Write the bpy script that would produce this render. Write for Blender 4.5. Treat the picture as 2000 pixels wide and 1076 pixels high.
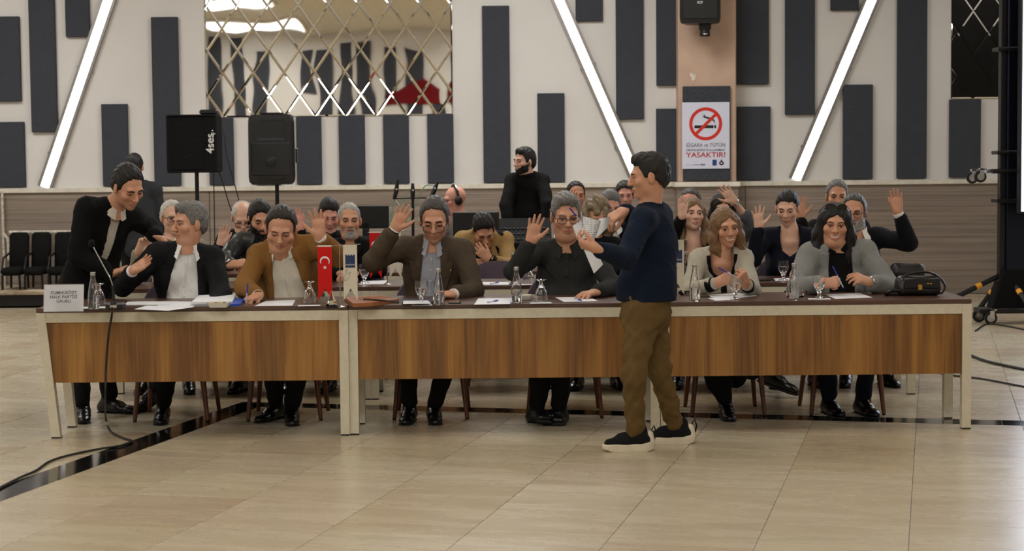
import bpy, bmesh, math, random
import numpy as np
from mathutils import Vector, Matrix
for o in list(bpy.data.objects): bpy.data.objects.remove(o, do_unlink=True)
scene = bpy.context.scene
COL = scene.collection
# ------------------------------------------------------------------ camera
FPX = 3400.0                       # focal length in pixels of the 2000x1076 frame
CAMZ = 1.57
_th = math.atan(217/FPX); _ph = 0.0097
CAM = np.array([0, 0, CAMZ])
CF = np.array([0, math.cos(_th), -math.sin(_th)])
_U0 = np.array([0, math.sin(_th), math.cos(_th)]); _R0 = np.array([1., 0, 0])
CR = _R0*math.cos(_ph) - _U0*math.sin(_ph)
CU = _U0*math.cos(_ph) + _R0*math.sin(_ph)
cam = bpy.data.objects.new('camera', bpy.data.cameras.new('camera')); COL.objects.link(cam)
cam.data.sensor_fit = 'HORIZONTAL'; cam.data.sensor_width = 36; cam.data.lens = FPX/2000*36
cam.data.clip_end = 200
cam.matrix_world = Matrix(((CR[0], CU[0], -CF[0], 0), (CR[1], CU[1], -CF[1], 0), (CR[2], CU[2], -CF[2], CAMZ), (0, 0, 0, 1)))
cam.data.dof.use_dof = True; cam.data.dof.focus_distance = 10.6; cam.data.dof.aperture_fstop = 5.0
scene.camera = cam
def ray(x, y): return CF*FPX + CR*(x-1000) - CU*(y-538)
def W(x, y, Y): v = ray(x, y); return CAM + v*(Y/v[1])          # world point at depth Y seen at a pixel
def FL(x, y, z=0.0): v = ray(x, y); return CAM + v*((z-CAMZ)/v[2])
# ------------------------------------------------------------------ world, exposure, lights
wd = bpy.data.worlds.new('world'); scene.world = wd; wd.use_nodes = True
wd.node_tree.nodes['Background'].inputs[0].default_value = (0.9, 0.92, 1, 1)
wd.node_tree.nodes['Background'].inputs[1].default_value = 0.0
vs = scene.view_settings
vs.view_transform = 'Standard'; vs.look = 'None'; vs.exposure = -0.25; vs.gamma = 1.0; vs.use_curve_mapping = False
def area(name, loc, rot, sx, sy, power, col):
    l = bpy.data.lights.new(name, 'AREA'); l.shape = 'RECTANGLE'; l.size = sx; l.size_y = sy; l.energy = power; l.color = col
    o = bpy.data.objects.new(name, l); o.location = loc; o.rotation_euler = rot; COL.objects.link(o); return o
WALLY, CEILZ, X0, X1, Y0 = 20.5, 5.2, -12.0, 12.0, -6.0
WARM = (0.98, 0.993, 1.0); COOL = (0.93, 0.96, 1.0)
# the hall's ceiling panels: (x, y, size x, size y, watts)
CEIL_LIGHTS = [(-6.5, 3, 2.4, 2.4, 170), (0, 3, 2.4, 2.4, 135), (6.5, 3, 2.4, 2.4, 22),
               (-6.5, 10, 2.4, 2.4, 70), (0, 10, 2.4, 2.4, 22), (6.5, 10, 2.4, 2.4, 10),
               (-6.5, -3.2, 2.4, 2.4, 120), (0, -3.2, 2.4, 2.4, 120), (6.5, -3.2, 2.4, 2.4, 30),
               (-6.5, 16.6, 2.4, 2.4, 150), (0, 16.6, 2.4, 2.4, 185), (6.5, 16.6, 2.4, 2.4, 40)]
for i, (x, y, sx, sy, p) in enumerate(CEIL_LIGHTS):
    area('ceiling_panel_lamp', (x, y, CEILZ-0.10), (0, 0, 0), sx, sy, p*1.0, WARM)
# ------------------------------------------------------------------ helpers
rng = random.Random(7)
def tag(o, label=None, cat=None, group=None, kind=None):
    if label: o['label'] = label
    if cat: o['category'] = cat
    if group: o['group'] = group
    if kind: o['kind'] = kind
    return o
def empty(name, loc, label=None, cat=None, group=None, rz=0):
    o = bpy.data.objects.new(name, None); o.location = tuple(float(c) for c in loc); o.rotation_euler = (0, 0, rz); COL.objects.link(o)
    o.empty_display_size = 0.05
    return tag(o, label, cat, group)
def link(name, me, parent=None, loc=None):
    o = bpy.data.objects.new(name, me); COL.objects.link(o)
    if parent is not None: o.parent = parent
    if loc is not None: o.location = tuple(float(c) for c in loc)
    return o
def mesh_np(name, V, F, mats, smooth=True, midx=None, attr=None):
    """V (n,3), F list of equal-size polys as (m,k) array or list of such arrays"""
    if not isinstance(F, list): F = [F]
    F = [np.asarray(f, dtype=np.int32) for f in F if len(f)]
    me = bpy.data.meshes.new(name)
    V = np.asarray(V, dtype=np.float32)
    me.vertices.add(len(V)); me.vertices.foreach_set('co', V.ravel())
    loops = np.concatenate([f.ravel() for f in F]); me.loops.add(len(loops)); me.loops.foreach_set('vertex_index', loops)
    tot = np.concatenate([np.full(len(f), f.shape[1], dtype=np.int32) for f in F])
    st = np.concatenate([[0], np.cumsum(tot)[:-1]]).astype(np.int32)
    me.polygons.add(len(tot)); me.polygons.foreach_set('loop_start', st); me.polygons.foreach_set('loop_total', tot)
    if midx is not None: me.polygons.foreach_set('material_index', np.asarray(midx, dtype=np.int32))
    me.polygons.foreach_set('use_smooth', np.full(len(tot), bool(smooth)))
    for m in (mats if isinstance(mats, (list, tuple)) else [mats]): me.materials.append(m)
    me.update(calc_edges=True); me.validate()
    if attr is not None:
        a = me.color_attributes.new('tint', 'FLOAT_COLOR', 'POINT')
        c = np.ones((len(V), 4), dtype=np.float32); c[:, :3] = attr; a.data.foreach_set('color', c.ravel())
    return me
def nrm(v): v = np.asarray(v, float); return v/max(1e-9, np.linalg.norm(v))
class MB:
    def __init__(s): s.v = []; s.f = []; s.m = []; s.n = 0
    def add(s, V, F, m=0):
        V = np.asarray(V, float).reshape(-1, 3)
        for f in F: s.f.append([i+s.n for i in f]); s.m.append(m)
        s.v.append(V); s.n += len(V); return s
    def box(s, a, b, m=0, bev=0.0, R=None, o=(0, 0, 0)):
        a = np.minimum(a, b).astype(float) if False else np.array(a, float); b = np.array(b, float)
        lo, hi = np.minimum(a, b), np.maximum(a, b); c = (lo+hi)/2; h = (hi-lo)/2
        if bev <= 0:
            V = np.array([[x, y, z] for x in (-1, 1) for y in (-1, 1) for z in (-1, 1)], float)*h
            F = [(0, 1, 3, 2), (4, 6, 7, 5), (0, 4, 5, 1), (2, 3, 7, 6), (0, 2, 6, 4), (1, 5, 7, 3)]
        else:
            bv = min(bev, *(h*0.99)); V = []; idx = {}
            for x in (-1, 1):
                for y in (-1, 1):
                    for z in (-1, 1):
                        sg = np.array([x, y, z], float)
                        for ax in range(3):
                            p = sg*(h-bv); p[ax] = sg[ax]*h[ax]; idx[(x, y, z, ax)] = len(V); V.append(p)
            V = np.array(V); F = []
            for ax in range(3):
                o1, o2 = [i for i in range(3) if i != ax]
                for sg in (-1, 1):
                    q = []
                    for (p1, p2) in ((-1, -1), (1, -1), (1, 1), (-1, 1)):
                        k = [0, 0, 0]; k[ax] = sg; k[o1] = p1; k[o2] = p2; q.append(idx[(*k, ax)])
                    if (sg > 0) == (ax == 1): q = q[::-1]
                    F.append(q)
                for s1 in (-1, 1):
                    for s2 in (-1, 1):
                        k1 = [0, 0, 0]; k1[o1] = s1; k1[o2] = s2; k1[ax] = -1; k2 = list(k1); k2[ax] = 1
                        F.append([idx[(*k1, o1)], idx[(*k2, o1)], idx[(*k2, o2)], idx[(*k1, o2)]])
            for x in (-1, 1):
                for y in (-1, 1):
                    for z in (-1, 1): F.append([idx[(x, y, z, a_)] for a_ in range(3)])
        if R is not None: V = V @ np.asarray(R).T
        return s.add(V+c+np.array(o), F, m)
    def tube(s, pts, r, m=0, seg=8, closed=False, caps=True):
        P = np.array(pts, float); n = len(P); rr = np.broadcast_to(np.array(r, float), (n,))
        if closed: T = np.roll(P, -1, 0)-np.roll(P, 1, 0)
        else:
            T = np.gradient(P, axis=0)
        T = np.array([nrm(t) for t in T]); a = np.array([0, 0, 1.]) if abs(T[0][2]) < .9 else np.array([1., 0, 0])
        N = nrm(np.cross(T[0], a)); V = []
        for i in range(n):
            N = nrm(N-T[i]*(N@T[i])); B = np.cross(T[i], N)
            for k in range(seg):
                t = 2*math.pi*k/seg; V.append(P[i]+rr[i]*(math.cos(t)*N+math.sin(t)*B))
        F = []
        for i in range(n if closed else n-1):
            j = (i+1) % n
            for k in range(seg): F.append((i*seg+k, j*seg+k, j*seg+(k+1) % seg, i*seg+(k+1) % seg))
        if caps and not closed: F.append(list(range(seg))); F.append(list(range((n-1)*seg, n*seg))[::-1])
        return s.add(V, F, m)
    def lathe(s, prof, m=0, seg=20, c=(0, 0, 0), cap=True, R=None):
        V = []; F = []; n = len(prof)
        for (r, z) in prof:
            for k in range(seg):
                t = 2*math.pi*k/seg; V.append((r*math.cos(t), r*math.sin(t), z))
        for i in range(n-1):
            for k in range(seg): F.append((i*seg+k, i*seg+(k+1) % seg, (i+1)*seg+(k+1) % seg, (i+1)*seg+k))
        if cap: F.append(list(range(seg))[::-1]); F.append(list(range((n-1)*seg, n*seg)))
        V = np.array(V)
        if R is not None: V = V @ np.asarray(R).T
        return s.add(V+np.array(c, float), F, m)
    def prism(s, poly, ax, d0, d1, m=0):
        """extrude 2D polygon (list of (u,v)) along vector axes ax=(U,V,N,origin) between d0 and d1"""
        U, Vv, N, O = [np.array(q, float) for q in ax]; n = len(poly)
        A = [O+U*p[0]+Vv*p[1]+N*d0 for p in poly]; B = [O+U*p[0]+Vv*p[1]+N*d1 for p in poly]
        F = [list(range(n))[::-1], list(range(n, 2*n))]+[(i, (i+1) % n, n+(i+1) % n, n+i) for i in range(n)]
        return s.add(np.array(A+B), F, m)
    def sphere(s, c, r, m=0, seg=10, rings=7, sc=(1, 1, 1)):
        pr = [(max(1e-4, r*math.sin(math.pi*i/rings)), -r*math.cos(math.pi*i/rings)) for i in range(rings+1)]
        n0 = len(s.v); s.lathe(pr, m, seg, (0, 0, 0)); s.v[-1] = s.v[-1]*np.array(sc)+np.array(c, float); return s
    def build(s, name, mats, parent=None, loc=None, smooth=False, sharp=None):
        me = bpy.data.meshes.new(name); me.from_pydata([tuple(map(float, p)) for p in np.concatenate(s.v)], [], s.f)
        for mm in (mats if isinstance(mats, (list, tuple)) else [mats]): me.materials.append(mm)
        me.polygons.foreach_set('material_index', s.m)
        bm = bmesh.new(); bm.from_mesh(me); bmesh.ops.recalc_face_normals(bm, faces=bm.faces); bm.to_mesh(me); bm.free()
        if smooth:
            me.polygons.foreach_set('use_smooth', [True]*len(me.polygons))
            try: me.set_sharp_from_angle(angle=math.radians(sharp or 40))
            except Exception: pass
        me.update()
        return link(name, me, parent, loc)
# ------------------------------------------------------------------ materials
MATS = {}
def S(r, g=None, b=None):
    """sRGB 0-255 -> linear"""
    if g is None: r, g, b = r
    f = lambda c: (c/255/12.92) if c/255 <= .04045 else ((c/255+.055)/1.055)**2.4
    return (f(r), f(g), f(b), 1)
class NT:
    def __init__(s, name):
        s.m = bpy.data.materials.new(name); s.m.use_nodes = True; s.t = s.m.node_tree; s.n = s.t.nodes; s.b = s.n['Principled BSDF']; s.o = s.n['Material Output']
    def node(s, typ, **k):
        x = s.n.new('ShaderNode'+typ)
        for a, v in k.items():
            if a.startswith('i_'):
                key = a[2:]; key = int(key) if key.isdigit() else key.replace('_', ' ')
                x.inputs[key].default_value = v
            else: setattr(x, a, v)
        return x
    def l(s, a, b): s.t.links.new(a, b)
    def coord(s, scale=(1, 1, 1), rot=(0, 0, 0), kind='Object'):
        tc = s.node('TexCoord'); mp = s.node('Mapping'); mp.inputs['Scale'].default_value = scale; mp.inputs['Rotation'].default_value = rot
        s.l(tc.outputs[kind], mp.inputs[0]); return mp.outputs[0]
    def noise(s, vec, scale, detail=3, rough=.55, dist=0):
        n = s.node('TexNoise'); n.inputs['Scale'].default_value = scale; n.inputs['Detail'].default_value = detail; n.inputs['Roughness'].default_value = rough; n.inputs['Distortion'].default_value = dist
        s.l(vec, n.inputs['Vector']); return n.outputs['Fac']
    def ramp(s, fac, stops):
        r = s.node('ValToRGB'); e = r.color_ramp.elements
        while len(e) < len(stops): e.new(.5)
        for q, (p, c) in zip(e, stops): q.position = p; q.color = c
        s.l(fac, r.inputs[0]); return r.outputs[0]
    def mix(s, fac, a, b, mode='MIX'):
        x = s.node('Mix', data_type='RGBA', blend_type=mode)
        for sock, v in ((0, fac), (6, a), (7, b)):
            if hasattr(v, 'is_linked'): s.l(v, x.inputs[sock])
            else: x.inputs[sock].default_value = v
        return x.outputs[2]
    def bump(s, h, strength=.3, dist=.01):
        b = s.node('Bump'); b.inputs['Strength'].default_value = strength; b.inputs['Distance'].default_value = dist
        s.l(h, b.inputs['Height']); s.l(b.outputs[0], s.b.inputs['Normal'])
    def col(s, c):
        if hasattr(c, 'is_linked'): s.l(c, s.b.inputs['Base Color'])
        else: s.b.inputs['Base Color'].default_value = c
    def set(s, **k):
        for a, v in k.items(): s.b.inputs[a.replace('_', ' ')].default_value = v
        return s
def plain(name, c, rough=.5, metal=0, spec=.5, bump=0, bscale=60, var=.12):
    if name in MATS: return MATS[name]
    t = NT(name); c = S(c); v = t.coord()
    n = t.noise(v, bscale*.15, 3)
    a = tuple(x*(1-var) for x in c[:3])+(1,); b = tuple(min(1, x*(1+var)) for x in c[:3])+(1,)
    t.col(t.ramp(n, [(.3, a), (.7, b)])); t.set(Roughness=rough, Metallic=metal); t.b.inputs['Specular IOR Level'].default_value = spec
    if bump: t.bump(t.noise(v, bscale, 4), bump, .004)
    MATS[name] = t.m; return t.m
def fabric(name, c, c2=None, scale=900, rough=.85, bump=.35, sheen=.02, weave=True):
    if name in MATS: return MATS[name]
    t = NT(name); v = t.coord(); c = S(c); c2 = S(c2) if c2 else tuple(x*.72 for x in c[:3])+(1,)
    fine = t.noise(v, scale, 2); big = t.noise(v, 7, 4)
    k = t.ramp(fine, [(.35, c2), (.65, c)])
    t.col(t.mix(t.ramp(big, [(.3, (0, 0, 0, 1)), (.75, (.22, .22, .22, 1))]), k, c2))
    t.set(Roughness=rough); t.b.inputs['Specular IOR Level'].default_value = .2
    t.b.inputs['Sheen Weight'].default_value = sheen; t.b.inputs['Sheen Roughness'].default_value = .5; t.b.inputs['Sheen Tint'].default_value = c
    fold = t.noise(v, 13, 3, .55, 1.4)
    mth = t.node('Math', operation='MULTIPLY_ADD'); t.l(fold, mth.inputs[0]); mth.inputs[1].default_value = 3.0; t.l(fine, mth.inputs[2])
    t.bump(mth.outputs[0], bump*1.5, .009)
    MATS[name] = t.m; return t.m
def glassy(name, c=(1, 1, 1), rough=.02, ior=1.45):
    if name in MATS: return MATS[name]
    t = NT(name); t.set(Roughness=rough, IOR=ior); t.b.inputs['Transmission Weight'].default_value = 1.0; t.col((*c, 1)); MATS[name] = t.m; return t.m
def thin(name, gloss=.08):
    t = NT(name); tr = t.node('BsdfTransparent'); gl = t.node('BsdfGlossy'); gl.inputs['Roughness'].default_value = .03; mx = t.node('MixShader'); mx.inputs[0].default_value = gloss
    t.l(tr.outputs[0], mx.inputs[1]); t.l(gl.outputs[0], mx.inputs[2]); t.l(mx.outputs[0], t.o.inputs[0]); t.n.remove(t.b); return t.m
def emit(name, c, st):
    if name in MATS: return MATS[name]
    t = NT(name); t.col((.8, .8, .8, 1)); t.b.inputs['Emission Color'].default_value = (*c, 1); t.b.inputs['Emission Strength'].default_value = st; MATS[name] = t.m; return t.m
# ================================================================== the room
def m_wall():
    t = NT('cream_wall'); v = t.coord()
    t.col(t.ramp(t.noise(v, .7, 4), [(.3, S(211, 207, 204)), (.7, S(221, 218, 215))])); t.set(Roughness=.75)
    t.bump(t.noise(v, 90, 3), .08, .003); return t.m
def m_dado():
    t = NT('laminate_dado'); v = t.coord((.25, 1, 9)); n = t.noise(v, 2.2, 6, .6, .5); n2 = t.noise(t.coord((.12, 1, 30)), 3, 4)
    a = t.ramp(n, [(.25, S(104, 91, 82)), (.5, S(136, 122, 110)), (.75, S(164, 150, 136))])
    t.col(t.mix(.35, a, t.ramp(n2, [(.35, S(94, 82, 74)), (.65, S(160, 146, 133))]))); t.set(Roughness=.5); t.bump(n2, .08, .002); return t.m
def m_tile(dark=False):
    t = NT('black_marble' if dark else 'travertine')
    if dark:
        v = t.coord((1, 1, 1)); n = t.noise(v, 2.5, 8, .7, 1.5)
        t.col(t.ramp(n, [(.0, S(14, 13, 13)), (.62, S(24, 22, 21)), (.655, S(140, 98, 60)), (.68, S(26, 24, 22))])); t.set(Roughness=.10); return t.m
    tc = t.node('TexCoord'); oi = t.node('ObjectInfo')
    mp = t.node('Mapping'); mp.inputs['Scale'].default_value = (.8, 4.0, 1); t.l(tc.outputs['Object'], mp.inputs[0])
    off = t.node('Math', operation='MULTIPLY'); off.inputs[1].default_value = 53; t.l(oi.outputs['Random'], off.inputs[0])
    cx = t.node('CombineXYZ'); t.l(off.outputs[0], cx.inputs[0]); t.l(off.outputs[0], cx.inputs[2]); t.l(cx.outputs[0], mp.inputs['Location'])
    vec = mp.outputs[0]
    n = t.noise(vec, 1.7, 7, .62, .6)
    base = t.ramp(n, [(.22, S(182, 171, 150)), (.42, S(189, 179, 158)), (.6, S(195, 186, 166)), (.8, S(186, 174, 152))])
    tint = t.ramp(oi.outputs['Random'], [(0, S(238, 228, 220)), (.3, S(255, 252, 246)), (.65, S(250, 247, 238)), (.88, S(236, 226, 208)), (1, S(244, 234, 226))])
    c = t.mix(1.0, base, tint, 'MULTIPLY')
    mp2 = t.node('Mapping'); mp2.inputs['Scale'].default_value = (3.0, 9, 1); t.l(tc.outputs['Object'], mp2.inputs[0]); t.l(cx.outputs[0], mp2.inputs['Location'])
    pit = t.noise(mp2.outputs[0], 4.0, 8, .7, .8); msk = t.noise(vec, .9, 2)
    pr = t.ramp(pit, [(.60, (0, 0, 0, 1)), (.68, (.85, .85, .85, 1))]); mr = t.ramp(msk, [(.46, (0, 0, 0, 1)), (.62, (1, 1, 1, 1))])
    f = t.mix(1.0, pr, mr, 'MULTIPLY')
    t.col(t.mix(f, c, S(128, 104, 82)))
    rr = t.node('Math', operation='MULTIPLY_ADD'); t.l(n, rr.inputs[0]); rr.inputs[1].default_value = .22; rr.inputs[2].default_value = .16; t.l(rr.outputs[0], t.b.inputs['Roughness'])
    t.bump(pit, .03, .002); t.b.inputs['Specular IOR Level'].default_value = .5
    return t.m
M_WALL, M_DADO, M_TILE, M_BLACKTILE = m_wall(), m_dado(), m_tile(), m_tile(True)
M_TRIM = plain('cream_trim', (214, 208, 194), .5)
M_CEIL = plain('ceiling_paint', (225, 219, 205), .8)
M_PANEL = fabric('grey_felt', (78, 81, 89), (50, 52, 59), 160, .95, .25, .2)
M_GROUT = plain('grout', (96, 84, 70), .8)
def struct(name, mb, mat, parent=None, **k):
    o = mb.build(name, mat, parent, **k)
    if parent is None: o['kind'] = 'structure'
    return o
# floor: a slab of grout with the stone tiles laid on it, turned against the walls as in the hall
FT = 0.612; FA = math.radians(-13.6); FCX, FCY = -0.522, 8.628
cu, su = math.cos(FA), math.sin(FA); TU = np.array([cu, su]); TV = np.array([-su, cu])
floor = struct('floor', MB().box((X0, Y0, -.2), (X1, WALLY+.2, -.0035)), M_GROUT)
tile_me = MB().box((-FT/2+.0015, -FT/2+.0015, -.02), (FT/2-.0015, FT/2-.0015, 0), bev=.0012).build('tile', M_TILE)
tme = tile_me.data; bpy.data.objects.remove(tile_me)
cands = []
for i in range(-40, 41):
    for j in range(-40, 41):
        c = np.array([FCX, FCY]) + TU*(i+.5)*FT + TV*(j+.5)*FT
        if not (X0+.4 < c[0] < X1-.4 and Y0+.4 < c[1] < WALLY-.1): continue
        v = np.array([c[0], c[1], 0])-CAM; d = v@CF
        vis = d > 0 and -60 < 1000+FPX*(v@CR)/d < 2060 and 560 < 538-FPX*(v@CU)/d < 1130
        cands.append((0 if vis else 1, c[1], c))
cands.sort(key=lambda t: (t[0], t[1]))
rest = MB()
for k, (nv, _, c) in enumerate(cands):
    if k < 300 and not nv:
        o = link('tile', tme, floor, (c[0], c[1], 0)); o.rotation_euler = (0, 0, FA+(math.pi if rng.random() < .5 else 0))
    else:
        h = FT/2-.0015; P = [c+TU*a*h+TV*b*h for a, b in ((-1, -1), (1, -1), (1, 1), (-1, 1))]
        rest.add([(p[0], p[1], 0) for p in P], [(0, 1, 2, 3)])
o = rest.build('tile', M_TILE, floor); o['kind'] = 'stuff'
# black marble band inlaid in the floor (an L that turns under the tables)
BC = np.array([-1.74, 11.46]); BW = .20
def strip(p, q, w):
    d = nrm(q-p); n = np.array([-d[1], d[0]])*w/2; return [p-n, q-n, q+n, p+n]
bandv = [(BC, BC-TV*6.4), (BC-TU*.10, BC+TU*8.2)]
for (a, b) in bandv:
    L = np.linalg.norm(b-a); n = int(L/FT)+1; d = nrm(b-a)
    for k in range(n):
        p = a+d*k*FT+d*.001; q = a+d*min((k+1)*FT, L)-d*.001
        m = MB(); m.prism([tuple(t) for t in strip(p, q, BW)], ((1, 0, 0), (0, 1, 0), (0, 0, 1), (0, 0, 0)), -.002, .0006)
        m.build('border_tile', M_BLACKTILE, floor)
# walls and ceiling
wall_back = struct('wall_back', MB().box((X0, WALLY, 0), (X1, WALLY+.2, CEILZ)), M_WALL)
wall_left = struct('wall_left', MB().box((X0-.2, Y0, 0), (X0, WALLY, CEILZ)), M_WALL)
wall_right = struct('wall_right', MB().box((X1, Y0, 0), (X1+.2, WALLY, CEILZ)), M_WALL)
wall_front = struct('wall_front', MB().box((X0, Y0-.2, 0), (X1, Y0, CEILZ)), M_WALL)
ceiling = struct('ceiling', MB().box((X0, Y0, CEILZ), (X1, WALLY, CEILZ+.2)), M_CEIL)
# laminate dado boards and the rail on top of them
xs = [X0]+[W(px, 400, WALLY)[0] for px in (8, 410, 850, 1325, 1455)]+[X1]
for a, b in zip(xs[:-1], xs[1:]):
    MB().box((a+.004, WALLY-.03, 0), (b-.004, WALLY, 1.29), bev=.003).build('dado_board', M_DADO, wall_back)
trim_1 = struct('trim_1', MB().box((X0, WALLY-.06, 1.29), (X1, WALLY, 1.345), bev=.004), M_TRIM)
# acoustic felt panels, pixel boxes seen on the wall (top rows run on above the frame)
PAN = [(-16, 32, 39, 198), (-10, 238, 48, 368), (57, -70, 108, 258), (126, -90, 173, 72), (199, 203, 250, 365), (298, 33, 350, 365),
       (408, 230, 456, 362), (498, 229, 548, 362), (579, 228, 628, 362), (662, 226, 713, 360), (749, 225, 799, 360), (835, 223, 886, 358),
       (943, 11, 996, 358), (1050, 182, 1103, 357), (1124, -90, 1177, 41), (1203, -60, 1257, 233), (1282, -60, 1335, 167), (1282, 212, 1335, 355),
       (1437, -50, 1502, 165), (1440, 208, 1505, 352), (1534, -80, 1592, 224), (1623, -90, 1678, 20), (1647, 165, 1705, 350), (1753, -80, 1811, 348), (1855, 194, 1916, 346),
       (-130, 60, -70, 368), (-190, -60, -140, 250), (2060, -60, 2112, 346), (2150, 60, 2205, 346)]
for (a, b, c, d) in PAN:
    ym = (b+d)/2; p = W(a, ym, WALLY-.05); q = W(c, ym, WALLY-.05); xm = (a+c)/2
    zt = W(xm, b, WALLY-.05)[2]; zb = max(1.36, W(xm, d, WALLY-.05)[2])
    MB().box((p[0], WALLY-.05, zb), (q[0], WALLY, min(zt, CEILZ-.1)), bev=.006).build('acoustic_panel', M_PANEL, wall_back)
# slanted LED strips let into the wall
M_ALU = plain('grey_aluminium', (150, 148, 146), .35, .7)
M_LED = emit('led_diffuser', (1.0, .95, .85), 1.7)
M_LEDP = emit('led_diffuser_pink', (1.0, .86, .77), .95)
def strip_light(x0, y0, x1, y1, ext, m, lab):
    A = W(x0, y0, WALLY-.02); B = W(x1, y1, WALLY-.02); d = nrm(B-A); B = B+d*ext; L = np.linalg.norm(B-A)
    n = np.cross(d, [0, 1, 0]); e = empty('light_strip', A, lab, 'wall light')
    ax = (d, n, (0, -1, 0), (0, 0, 0))
    MB().prism([(0, -.055), (L, -.055), (L, .055), (0, .055)], ax, .004, .022).build('diffuser', m, e)
    h = MB()
    for sgn in (-1, 1): h.prism([(0, sgn*.055), (L, sgn*.055), (L, sgn*.085), (0, sgn*.085)], ax, -.018, .03)
    h.build('housing', M_ALU, e)
    for k in (.12, .45, .8):
        for sgn in (-1, 1): MB().prism([(L*k, sgn*.087), (L*k+.03, sgn*.087), (L*k+.03, sgn*.097), (L*k, sgn*.097)], ax, -.018, .02).build('clip', M_ALU, e)
strip_light(88, 366, 212, 0, .9, M_LED, 'bright white slanted LED strip between the grey panels near the left speakers')
strip_light(1240, 340, 1092, 0, .8, M_LEDP, 'pinkish slanted LED strip leaning left of the column with the sign')
strip_light(1554, 352, 1702, 0, .9, M_LED, 'warm slanted LED strip on the wall right of the column with the sign')
# pinkish column
M_COLUMN = plain('column_paint', (196, 166, 146), .6, bscale=20, bump=.06)
cxa, cxb = W(1325, 200, WALLY-.3)[0], W(1438, 200, WALLY-.3)[0]
column = struct('column', MB().box((cxa, WALLY-.30, 1.345), (cxb, WALLY, CEILZ), bev=.01), M_COLUMN)
MB().box((cxa-.02, WALLY-.32, 0), (cxb+.02, WALLY-.03, 1.29), bev=.004).build('column_base', M_DADO, column)
MB().box((cxa-.05, WALLY-.36, 1.29), (cxb+.04, WALLY-.06, 1.345), bev=.004).build('column_ledge', plain('white_ledge', (222, 216, 204), .5), column)
p = W(1352, 150, WALLY-.302)
m = MB(); poly = [(-.03, .03), (-.01, .05), (.02, .02), (.045, .03), (.03, -.03), (0, -.05), (-.01, -.01)]
m.prism(poly, ((1, 0, 0), (0, 0, 1), (0, -1, 0), p), 0, .001); m.build('paint_chip', plain('chip_white', (225, 215, 205), .7), column)
YC = WALLY-.30
a, b = W(1333, 169, YC), W(1426, 356, YC)
MB().box((a[0], YC-.04, max(1.36, b[2])), (b[0], YC, a[2]), bev=.005).build('acoustic_panel', M_PANEL, column)
# mirrors made of bevelled diamond tiles
def m_mirror():
    t = NT('mirror_glass'); v = t.coord((1, 1, 1)); t.col((.86, .84, .79, 1)); t.set(Metallic=1.0, Roughness=.015)
    t.bump(t.noise(v, 2.6, 0, .4), .035, .03); return t.m
M_MIRROR = m_mirror()
def clip_poly(poly, x0, x1, z0, z1):
    for ax, lim, sg in ((0, x0, 1), (0, x1, -1), (1, z0, 1), (1, z1, -1)):
        out = []
        for i in range(len(poly)):
            a, b = poly[i], poly[(i+1) % len(poly)]; da, db = sg*(a[ax]-lim), sg*(b[ax]-lim)
            if da >= 0: out.append(a)
            if da*db < 0: t = da/(da-db); out.append((a[0]+(b[0]-a[0])*t, a[1]+(b[1]-a[1])*t))
        poly = out
        if len(poly) < 3: return []
    return poly
def mirror(x0, x1, z0, z1, px, pz, hx, hz, lab):
    e = empty('mirror', ((x0+x1)/2, WALLY, z0), lab, 'mirror')
    c0 = np.array([(x0+x1)/2, WALLY, z0])
    MB().box(np.array((x0, WALLY-.012, z0))-c0, np.array((x1, WALLY, z1))-c0).build('backing', plain('dark_backing', (40, 38, 36), .6), e)
    for i in range(-14, 15):
        for j in range(-2, 12):
            cx, cz = px+i*hx, pz+j*hz
            if (i+j) % 2: continue
            poly = clip_poly([(cx-hx, cz), (cx, cz-hz), (cx+hx, cz), (cx, cz+hz)], x0, x1, z0, z1)
            if len(poly) < 3: continue
            P = np.array(poly); ctr = P.mean(0); ar = .5*abs(np.sum(P[:, 0]*np.roll(P[:, 1], -1)-P[:, 1]*np.roll(P[:, 0], -1)))
            if ar < .002: continue
            inner = []
            n = len(P)
            for k in range(n):     # inset each edge by the bevel width
                pa, pb, pc = P[k-1], P[k], P[(k+1) % n]
                d1, d2 = nrm(pb-pa), nrm(pc-pb); n1, n2 = np.array([-d1[1], d1[0]]), np.array([-d2[1], d2[0]])
                sgn = 1 if (ctr-pb)@n1 > 0 else -1
                b1 = n1*sgn; b2 = n2*sgn; q = b1+b2; den = max(.35, 1+b1@b2); inner.append(pb+q/den*.016)
            m = MB(); yo, yi = WALLY-.0125, WALLY-.0155
            V = [(p[0]-c0[0], yo-c0[1], p[1]-c0[2]) for p in P]+[(p[0]-c0[0], yi-c0[1], p[1]-c0[2]) for p in inner]
            m.add(V, [list(range(n, 2*n))]+[(k, (k+1) % n, n+(k+1) % n, n+k) for k in range(n)])
            m.build('mirror_tile', M_MIRROR, e)
HX, HZ = .179, .2575
a, b = W(404, 226, WALLY), W(885, 224, WALLY); z0 = 2.155
mirror(a[0], b[0], z0, 4.05, W(467, 226, WALLY)[0], z0, HX, HZ, 'large diamond-patterned mirror above the loudspeakers')
a = W(1857, 193, WALLY); z0 = a[2]
mirror(a[0], a[0]+1.5, z0, 4.05, W(1929, 193, WALLY)[0], z0, HX, HZ, 'diamond-patterned mirror on the wall behind the screen tower')
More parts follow.
